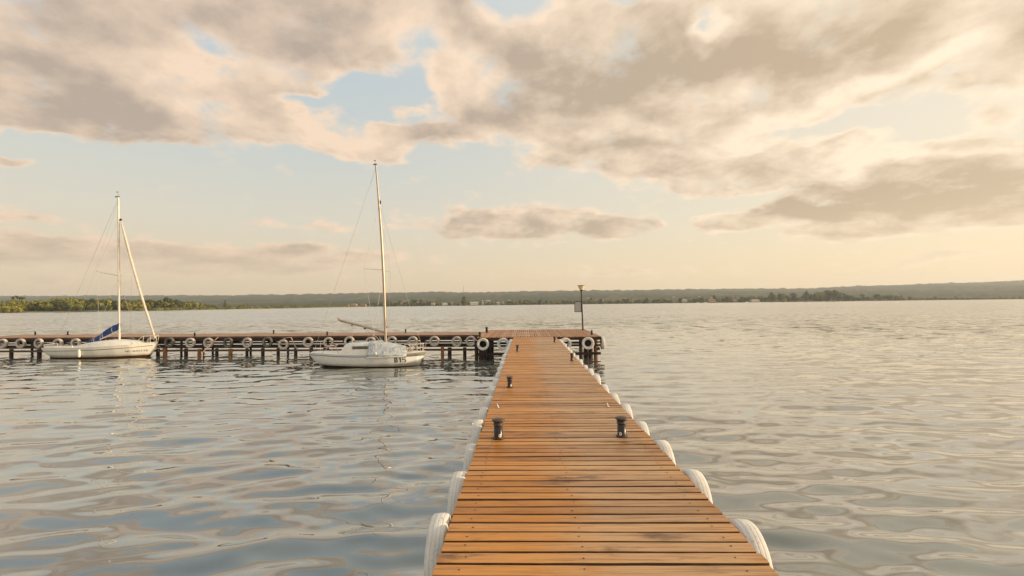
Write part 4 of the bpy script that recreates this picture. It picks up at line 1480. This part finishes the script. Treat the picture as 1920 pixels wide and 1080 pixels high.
TOPL = ([-200, 0, 20, 60, 100, 110, 200, 300, 345, 400, 430, 500, 600, 700], [560, 562, 559, 560, 557, 556, 559, 560, 561, 569, 569, 570, 571, 571.5])
scrub('woodland', 'dense green scrub filling the left headland behind the shore trees', 520, (-160, 700),
      lambda px, r: shore(px) + r.uniform(30, 150), lambda px, dep, r: max(3.0, top_h(px, pal(*TOPL, px) + r.uniform(1.5, 13), dep)), [M['leaf_green'], M['leaf_dark']], 9)
G1 = 'trees along the left headland'
r = random.Random(21)
for k in range(130):
    px = r.uniform(-90, 640)
    if r.random() < .35: px = r.uniform(-90, 280)
    back = r.random()
    dep = shore(px) + 8 + back * 120
    ztop = top_h(px, pal(*TOPL, px) + (1 - back) * r.uniform(2, 15) + r.uniform(-1.0, 2.5), dep)
    if px > 390: ztop = min(ztop, r.uniform(4, 9))
    ztop = max(2.5, ztop)
    kd = r.choice(['g0', 'g1', 'g2', 'd0', 'd1', 'd2', 'g1', 'g0'])
    tree(kd, at_d(px, dep, .8), ztop, r.uniform(.95, 1.5), 'leafy green tree in the wood along the left headland', G1)
for (px, top_, wd) in ((24.5, 553.5, .42), (32, 553.3, .38), (39, 554.3, .42), (45, 556, .32)):
    dep = shore(px) + 75
    tree('p0' if px in (24.5, 39) else 'p1', at_d(px, dep, 1), top_h(px, top_, dep) - 1, wd, 'bare stemmed tree, %s from the left of the four rising above the left wood' % ORD[(24.5, 32, 39, 45).index(px)], 'four tall bare stemmed trees on the left headland', 'pine_tree')
for (px, top_, wd, lb) in ((22, 571.5, 1.5, 'bright yellow bush at the waterline, nearest the left frame edge'), (36, 575, 1.7, 'bright yellow bush at the waterline, second from the left frame edge'), (6, 577, 1.4, 'small yellow bush at the very left edge of the shore'),
                          (108, 562, 1.3, 'yellow green tree in the upper wood above the dark shore bushes')):
    dep = shore(px) + (6 if px < 100 else 60)
    tree('y0', at_d(px, dep, .3), max(3, top_h(px, top_, dep)), wd, lb, 'yellow green bushes on the left headland', 'bush')
for k, (px, top_, wd) in enumerate(((96, 573, 1.5), (112, 571.5, 1.4), (128, 572, 1.5), (148, 574, 1.3), (176, 573, 1.3), (282, 561.5, 1.2), (300, 562.5, 1.2), (316, 558.5, 1.15), (333, 561, 1.0), (422, 562.5, .8))):
    dep = shore(px) + (8 if px < 200 else 40)
    tree(('d1', 'd0', 'd2')[k % 3] if px != 422 else 'd3', at_d(px, dep, .6), max(3, top_h(px, top_, dep)), wd, 'dark green tree on the left headland, %s from the left of the dark ones' % ORD[k], 'dark trees on the left headland')

# hills across the lake
ridge_px = [-300, 0, 200, 300, 340, 450, 480, 530, 545, 560, 575, 640, 700, 760, 830, 869, 940, 1000, 1150, 1280, 1350, 1450, 1530, 1600, 1700, 1770, 1850, 1920, 2300]
ridge_py = [556, 556, 555, 555, 554.5, 554.5, 553, 553.5, 551, 553, 552, 551.5, 549.5, 549.5, 548, 549, 548.5, 546.5, 545, 543.5, 542.5, 542, 541, 537.5, 534.5, 532, 529.5, 526.5, 521]
D0, D1 = 1165.0, 3600.0
cols_ = np.concatenate([np.arange(-1400, -300, 9.0), np.arange(-300, 2220, 3.0), np.arange(2220, 3300, 9.0)])
deps = np.concatenate([[D0 - 6, D0, D0 + 10, D0 + 60, D0 + 160], np.linspace(D0 + 260, D1, 74), [D1 + 120, D1 + 500]])
hr = np.random.default_rng(8)


def fbm2(x, y, seed, octs=5):
    g = np.random.default_rng(seed); s_ = 0; amp = 1
    tot = np.zeros_like(x)
    for o in range(octs):
        for _ in range(4):
            a = g.uniform(0, 6.28); f = 2 ** o * g.uniform(.7, 1.3)
            tot += amp * np.sin(f * (x * math.cos(a) + y * math.sin(a)) + g.uniform(0, 6.28)) / 4
        amp *= .55
    return tot


PXs, DPs = np.meshgrid(cols_, deps, indexing='ij')
rid = np.interp(cols_, ridge_px, ridge_py)
hY = horizon_y(cols_)
dirs = [ray(px, horizon_y(px)) for px in cols_]
kx = np.array([d_.x / d_.y for d_ in dirs])
ztop = np.array([H_EYE + (lambda q: q.z / q.y)(ray(px, py)) * D1 for px, py in zip(cols_, rid)])
GX = kx[:, None] * DPs; GY = DPs.copy()
tt = np.clip((DPs - (D0 + 200)) / (D1 - D0 - 200), 0, 1)
prof = tt ** 1.25
GZ = 1.5 * np.clip((DPs - D0) / 30, -1, 1) + (ztop[:, None] - 1.5) * prof
GZ += fbm2(GX / 420, GY / 500, 2, 4) * 9 * np.sin(np.pi * tt)
canopy = fbm2(GX / 26, GY / 30, 4, 3)
GZ += np.abs(canopy) * (4.0 + 3.5 * tt) * np.clip(tt * 8, 0, 1)
GZ += hr.normal(0, 1.3, GZ.shape) * np.clip(tt * 8, 0, 1)
GZ[:, -1] = -20
GZ[:, 0] = -1.0
V = np.stack([GX, GY, GZ], -1).reshape(-1, 3)
n1_, n2_ = GX.shape
ii, jj = np.meshgrid(np.arange(n1_ - 1), np.arange(n2_ - 1), indexing='ij')
F = np.stack([ii * n2_ + jj, (ii + 1) * n2_ + jj, (ii + 1) * n2_ + jj + 1, ii * n2_ + jj + 1], -1).reshape(-1, 4)
m, t, b = mat('wooded_hillside')
gp = t.n('ShaderNodeNewGeometry').outputs['Position']
n1 = t.noise(t.mapping(gp, scale=(1, .5, 1)), .0035, 5, .55, .5)
n2 = t.noise(gp, .03, 5, .65)
n3 = t.noise(gp, .012, 3, .5)
c = t.mix(t.smooth(n2, .35, .65), (.028, .040, .018, 1), (.066, .078, .032, 1))
c = t.mix(t.smooth(n1, .56, .60), c, t.mix(t.smooth(n3, .4, .6), (.075, .085, .035, 1), (.11, .105, .045, 1)))
t.put(b.inputs['Base Color'], c); b.inputs['Roughness'].default_value = .95; b.inputs['Specular IOR Level'].default_value = .1
M['hill'] = m
tag(np_mesh('hills', V, F, [m], True), kind='structure')

# far shore trees
BELT = ([620, 660, 700, 760, 800, 830, 870, 960, 1060, 1160, 1280, 1400, 1440, 1470, 1500, 1512, 1530, 1560, 1580, 1620, 1690, 1700, 1760, 1840, 1920, 2000],
        [566, 565, 564, 562, 561.5, 563, 560, 561, 559, 558, 555.5, 553, 550.5, 550, 552, 547, 549, 544, 549, 553, 552, 556, 556, 557, 556, 556])
scrub('shore_wood', 'low mixed trees and gardens filling the far shore between the houses', 620, (640, 2010),
      lambda px, r: D0 + r.uniform(15, 170), lambda px, dep, r: max(3.0, top_h(px, pal(*BELT, px) + (r.uniform(2, 9) if px < 1700 else r.uniform(1, 4)), dep) * (.8 if px < 1700 else .7)), [M['leaf_green'], M['leaf_dark']], 10, 1.7)
r = random.Random(33)
for k in range(135):
    px = r.uniform(660, 1700) if r.random() < .9 else r.uniform(1700, 1960)
    dep = D0 + r.uniform(12, 130)
    zt = max(4, top_h(px, pal(*BELT, px) + r.uniform(0, 6), dep))
    tree(r.choice(['g0', 'g2', 'd0', 'd1', 'd2', 'd3', 'd0']), at_d(px, dep, 1.2), zt, r.uniform(.8, 1.3), 'hazy green tree in the belt along the far shore', 'trees along the far shore')
for k, (px, top_, wd, kd) in enumerate(((870, 556.5, 1.0, 'd0'), (778, 561.5, 1.1, 'd2'), (789, 562, 1.1, 'd0'), (1448, 549, .9, 'd0'), (1467, 550, .8, 'g2'), (1489, 548.5, .9, 'd2'), (1511, 546.5, .75, 'd0'), (1538, 545.5, .9, 'g0'),
                                        (1556, 543.5, 1.0, 'd2'), (1569, 544.5, 1.0, 'd0'), (1590, 550.5, 1.1, 'd1'), (1618, 552, 1.1, 'd0'), (1643, 551.5, 1.2, 'd2'), (1668, 552, 1.2, 'd1'), (1684, 553.5, .9, 'g0'))):
    dep = D0 + 20
    tree(kd, at_d(px, dep, 1.2), top_h(px, top_, dep), wd,
         'big dark tree standing out of the far shore belt, %s' % ('just right of the B15 boat mast', 'second right of the mast, left of two', 'second right of the mast, right of two')[k] if False else
         'tall dark tree standing out of the far shore belt, %s from the left of those' % ORD[sorted([870, 778, 789, 1448, 1467, 1489, 1511, 1538, 1556, 1569, 1590, 1618, 1643, 1668, 1684]).index(px)], 'tall trees standing out on the far shore')

# far shore houses
HM = [simple('cream_render', (.30, .25, .19), .8), simple('white_render', (.40, .36, .30), .8), simple('sandy_render', (.28, .21, .14), .8)]
RM = [simple('pale_roof', (.30, .26, .21), .7), simple('red_roof', (.28, .10, .05), .8), simple('brown_roof', (.14, .09, .06), .8), simple('white_roof', (.40, .36, .30), .7)]


def house(px, dep, z, wd, dp, hw, hr_, wm, rm, label, group=None, name='house'):
    p = at_d(px, dep, z)
    o = thing(name, p, label, 'house', group, random.uniform(-.25, .25))
    mb = MB(); mb.box((0, 0, hw / 2 - .5), (wd, dp, hw + 1)); mb.build('wall', HM[wm], o)
    mb = MB(); a_, b_, z0 = wd / 2 + .4, dp / 2 + .4, hw - .1
    mb.add([(-a_, -b_, z0), (a_, -b_, z0), (a_, b_, z0), (-a_, b_, z0), (-a_ * .8, 0, z0 + hr_), (a_ * .8, 0, z0 + hr_)], [(0, 1, 5, 4), (2, 3, 4, 5), (1, 2, 5), (3, 0, 4), (3, 2, 1, 0)])
    rf = mb.build('roof', RM[rm], o)
    mb = MB(); mb.box((wd * .22, 0, z0 + hr_ * .9), (.7, .7, 1.4)); mb.build('chimney', HM[wm], rf)
    n_ = max(2, int(wd / 4))
    for k_ in range(n_):
        mb = MB(); mb.box((-wd / 2 + wd * (k_ + .5) / n_, -dp / 2 - .01, hw * .55), (1.2, .06, 1.3)); mb.build('window', M['window'], o)
    return o


HS = [(652, 6, 8, 6, 4, 2, 2, 2, 'sandy house at the far left end of the far shore'), (664, 9, 16, 8, 4, 3, 2, 0, 'long sandy building left of the B15 boat mast on the shore'), (682, 8, 14, 8, 4, 3, 0, 1, 'cream house with red roof just left of the B15 boat mast'),
      (812, 12, 11, 8, 4, 3, 1, 0, 'small white house right of the two round trees'), (834, 8, 16, 9, 4, 2.5, 1, 3, 'long white shed near the water on the far shore'), (848, 20, 7, 7, 4, 3, 0, 0, 'narrow cream house on the far shore left of the big round tree'),
      (860, 25, 14, 7, 4, 3, 0, 2, 'brown roofed house behind the shore left of the big round tree'), (889, 10, 26, 10, 5, 3.5, 1, 3, 'broad pale roofed hall right of the big round tree'), (905, 14, 8, 7, 4, 3, 0, 0, 'small cream house right of the pale hall'),
      (915, 110, 16, 8, 5, 3, 1, 3, 'white house higher up behind the pale hall'), (934, 12, 10, 7, 4, 3, 1, 3, 'white cottage by the water left of the platform'), (941, 60, 8, 8, 5, 3, 0, 1, 'red roofed house above the white cottage'),
      (955, 120, 8, 8, 5, 3, 1, 0, 'white house high in the trees above the jetty'), (1283, 16, 16, 8, 5, 3, 1, 3, 'white house in the trees right of the lamp post'), (1334, 12, 22, 10, 5, 3.5, 2, 1, 'brown waterside house with red roof far right of the lamp post'),
      (1415, 6, 28, 8, 3.5, 2, 1, 3, 'long low white boathouse on the right part of the far shore')]
for (px, dd_, wd, dp, hw, hh, wm, rm, lb) in HS:
    wd *= .78; hw *= .8; hh *= .8
    house(px, D0 + dd_ if px > 700 else max(shore(px), 0) + 25, 2.0 + dd_ * .05, wd, dp, hw, hh, wm, rm, lb)
r = random.Random(77)
for k in range(24):
    px = r.uniform(740, 1420)
    dd_ = r.uniform(10, 150)
    house(px, D0 + dd_, 2.0 + dd_ * .07, r.uniform(4, 9), r.uniform(5, 8), r.uniform(2.8, 4), r.uniform(1.5, 2.5), r.choice([0, 1, 1, 2]), r.choice([0, 1, 2, 3, 2]), 'small pale house half hidden in the trees of the far shore', 'houses along the far shore')
# church-like turret beside the red roofed house
p = at_d(1334, D0 + 25, 4)
tw = thing('turret', p, 'slim white turret with a red cap beside the waterside house', 'turret')
mb = MB(); mb.box((0, 0, 5), (4, 4, 12)); mb.build('shaft', HM[1], tw)
mb = MB(); mb.lathe([(3.2, 11), (.05, 16)], 8, smooth=False); mb.build('cap', RM[1], tw)
for (px, dd_, sz, lb) in ((1308, -14, 7, 'tiny white boat moored off the far shore, left of the waterside house'), (1322, -10, 9, 'tiny white cabin boat moored just left of the waterside house'), (1400, -12, 8, 'tiny white boat moored by the long low boathouse')):
    p = at_d(px, D0 + dd_, 0)
    o = thing('moored_boat', p, lb, 'boat', 'boats moored along the far shore')
    hx = [-sz / 2, -sz / 2 + .6, 0, sz * .3, sz / 2]
    hh_ = Hull(hx, [1.0, 1.15, 1.25, .9, .05], [.9, .9, .95, 1.1, 1.3], [-.2, -.3, -.35, -.3, .6], [.6, .6, .6, .8, 1.0])
    hh_.mesh(14, 6).build('hull', M['gelcoat'], o)
    hh_.deck(.05, 12).build('deck', M['deck_white'], o)
    mb = MB(); mb.box((-.3, 0, 1.3), (sz * .35, 1.6, .9), bevel=.25); mb.build('cabin', M['deck_white'], o)
# radio mast on the ridge
dep = D1 - 20
p = at_d(869, dep, top_h(869, 550, dep)); zt = top_h(869, 536, dep)
rm_ = thing('radio_mast', p, 'thin lattice radio mast on the distant ridge right of the B15 boat mast', 'radio mast')
mb = MB()
hgt = zt - p.z + 6
for (sx, sy) in ((-1, -1), (1, -1), (1, 1), (-1, 1)):
    mb.tube([(sx * 2.4, sy * 2.4, -6), (sx * .8, sy * .8, hgt - 6)], .45, 4)
for k_ in range(12):
    z_ = -6 + hgt * k_ / 12; z2 = -6 + hgt * (k_ + 1) / 12
    w1 = 2.4 - 1.6 * k_ / 12; w2 = 2.4 - 1.6 * (k_ + 1) / 12
    mb.tube([(-w1, -w1, z_), (w2, -w2, z2)], .25, 4); mb.tube([(w1, -w1, z_), (-w2, -w2, z2)], .25, 4)
mb.build('lattice', M['steel_top'], rm_)
mb = MB(); mb.tube([(0, 0, hgt - 7), (0, 0, hgt - 1)], .5, 6); mb.build('antenna', M['galv'], rm_)

# lake bed apron and haze
mb = MB(); mb.box((0, 2300, 99), (20000, 6400, 206))
hz = mb.build('haze', None)
hz.data.materials.clear()
hm_ = bpy.data.materials.new('thin_warm_haze'); hm_.use_nodes = True
nt_ = hm_.node_tree; nt_.nodes.clear()
vol = nt_.nodes.new('ShaderNodeVolumePrincipled'); vol.inputs['Color'].default_value = (.92, .94, .96, 1)
vol.inputs['Density'].default_value = 0.00012; vol.inputs['Anisotropy'].default_value = 0.2
mo = nt_.nodes.new('ShaderNodeOutputMaterial'); nt_.links.new(vol.outputs[0], mo.inputs['Volume'])
hz.data.materials.append(hm_)
tag(hz, kind='stuff')
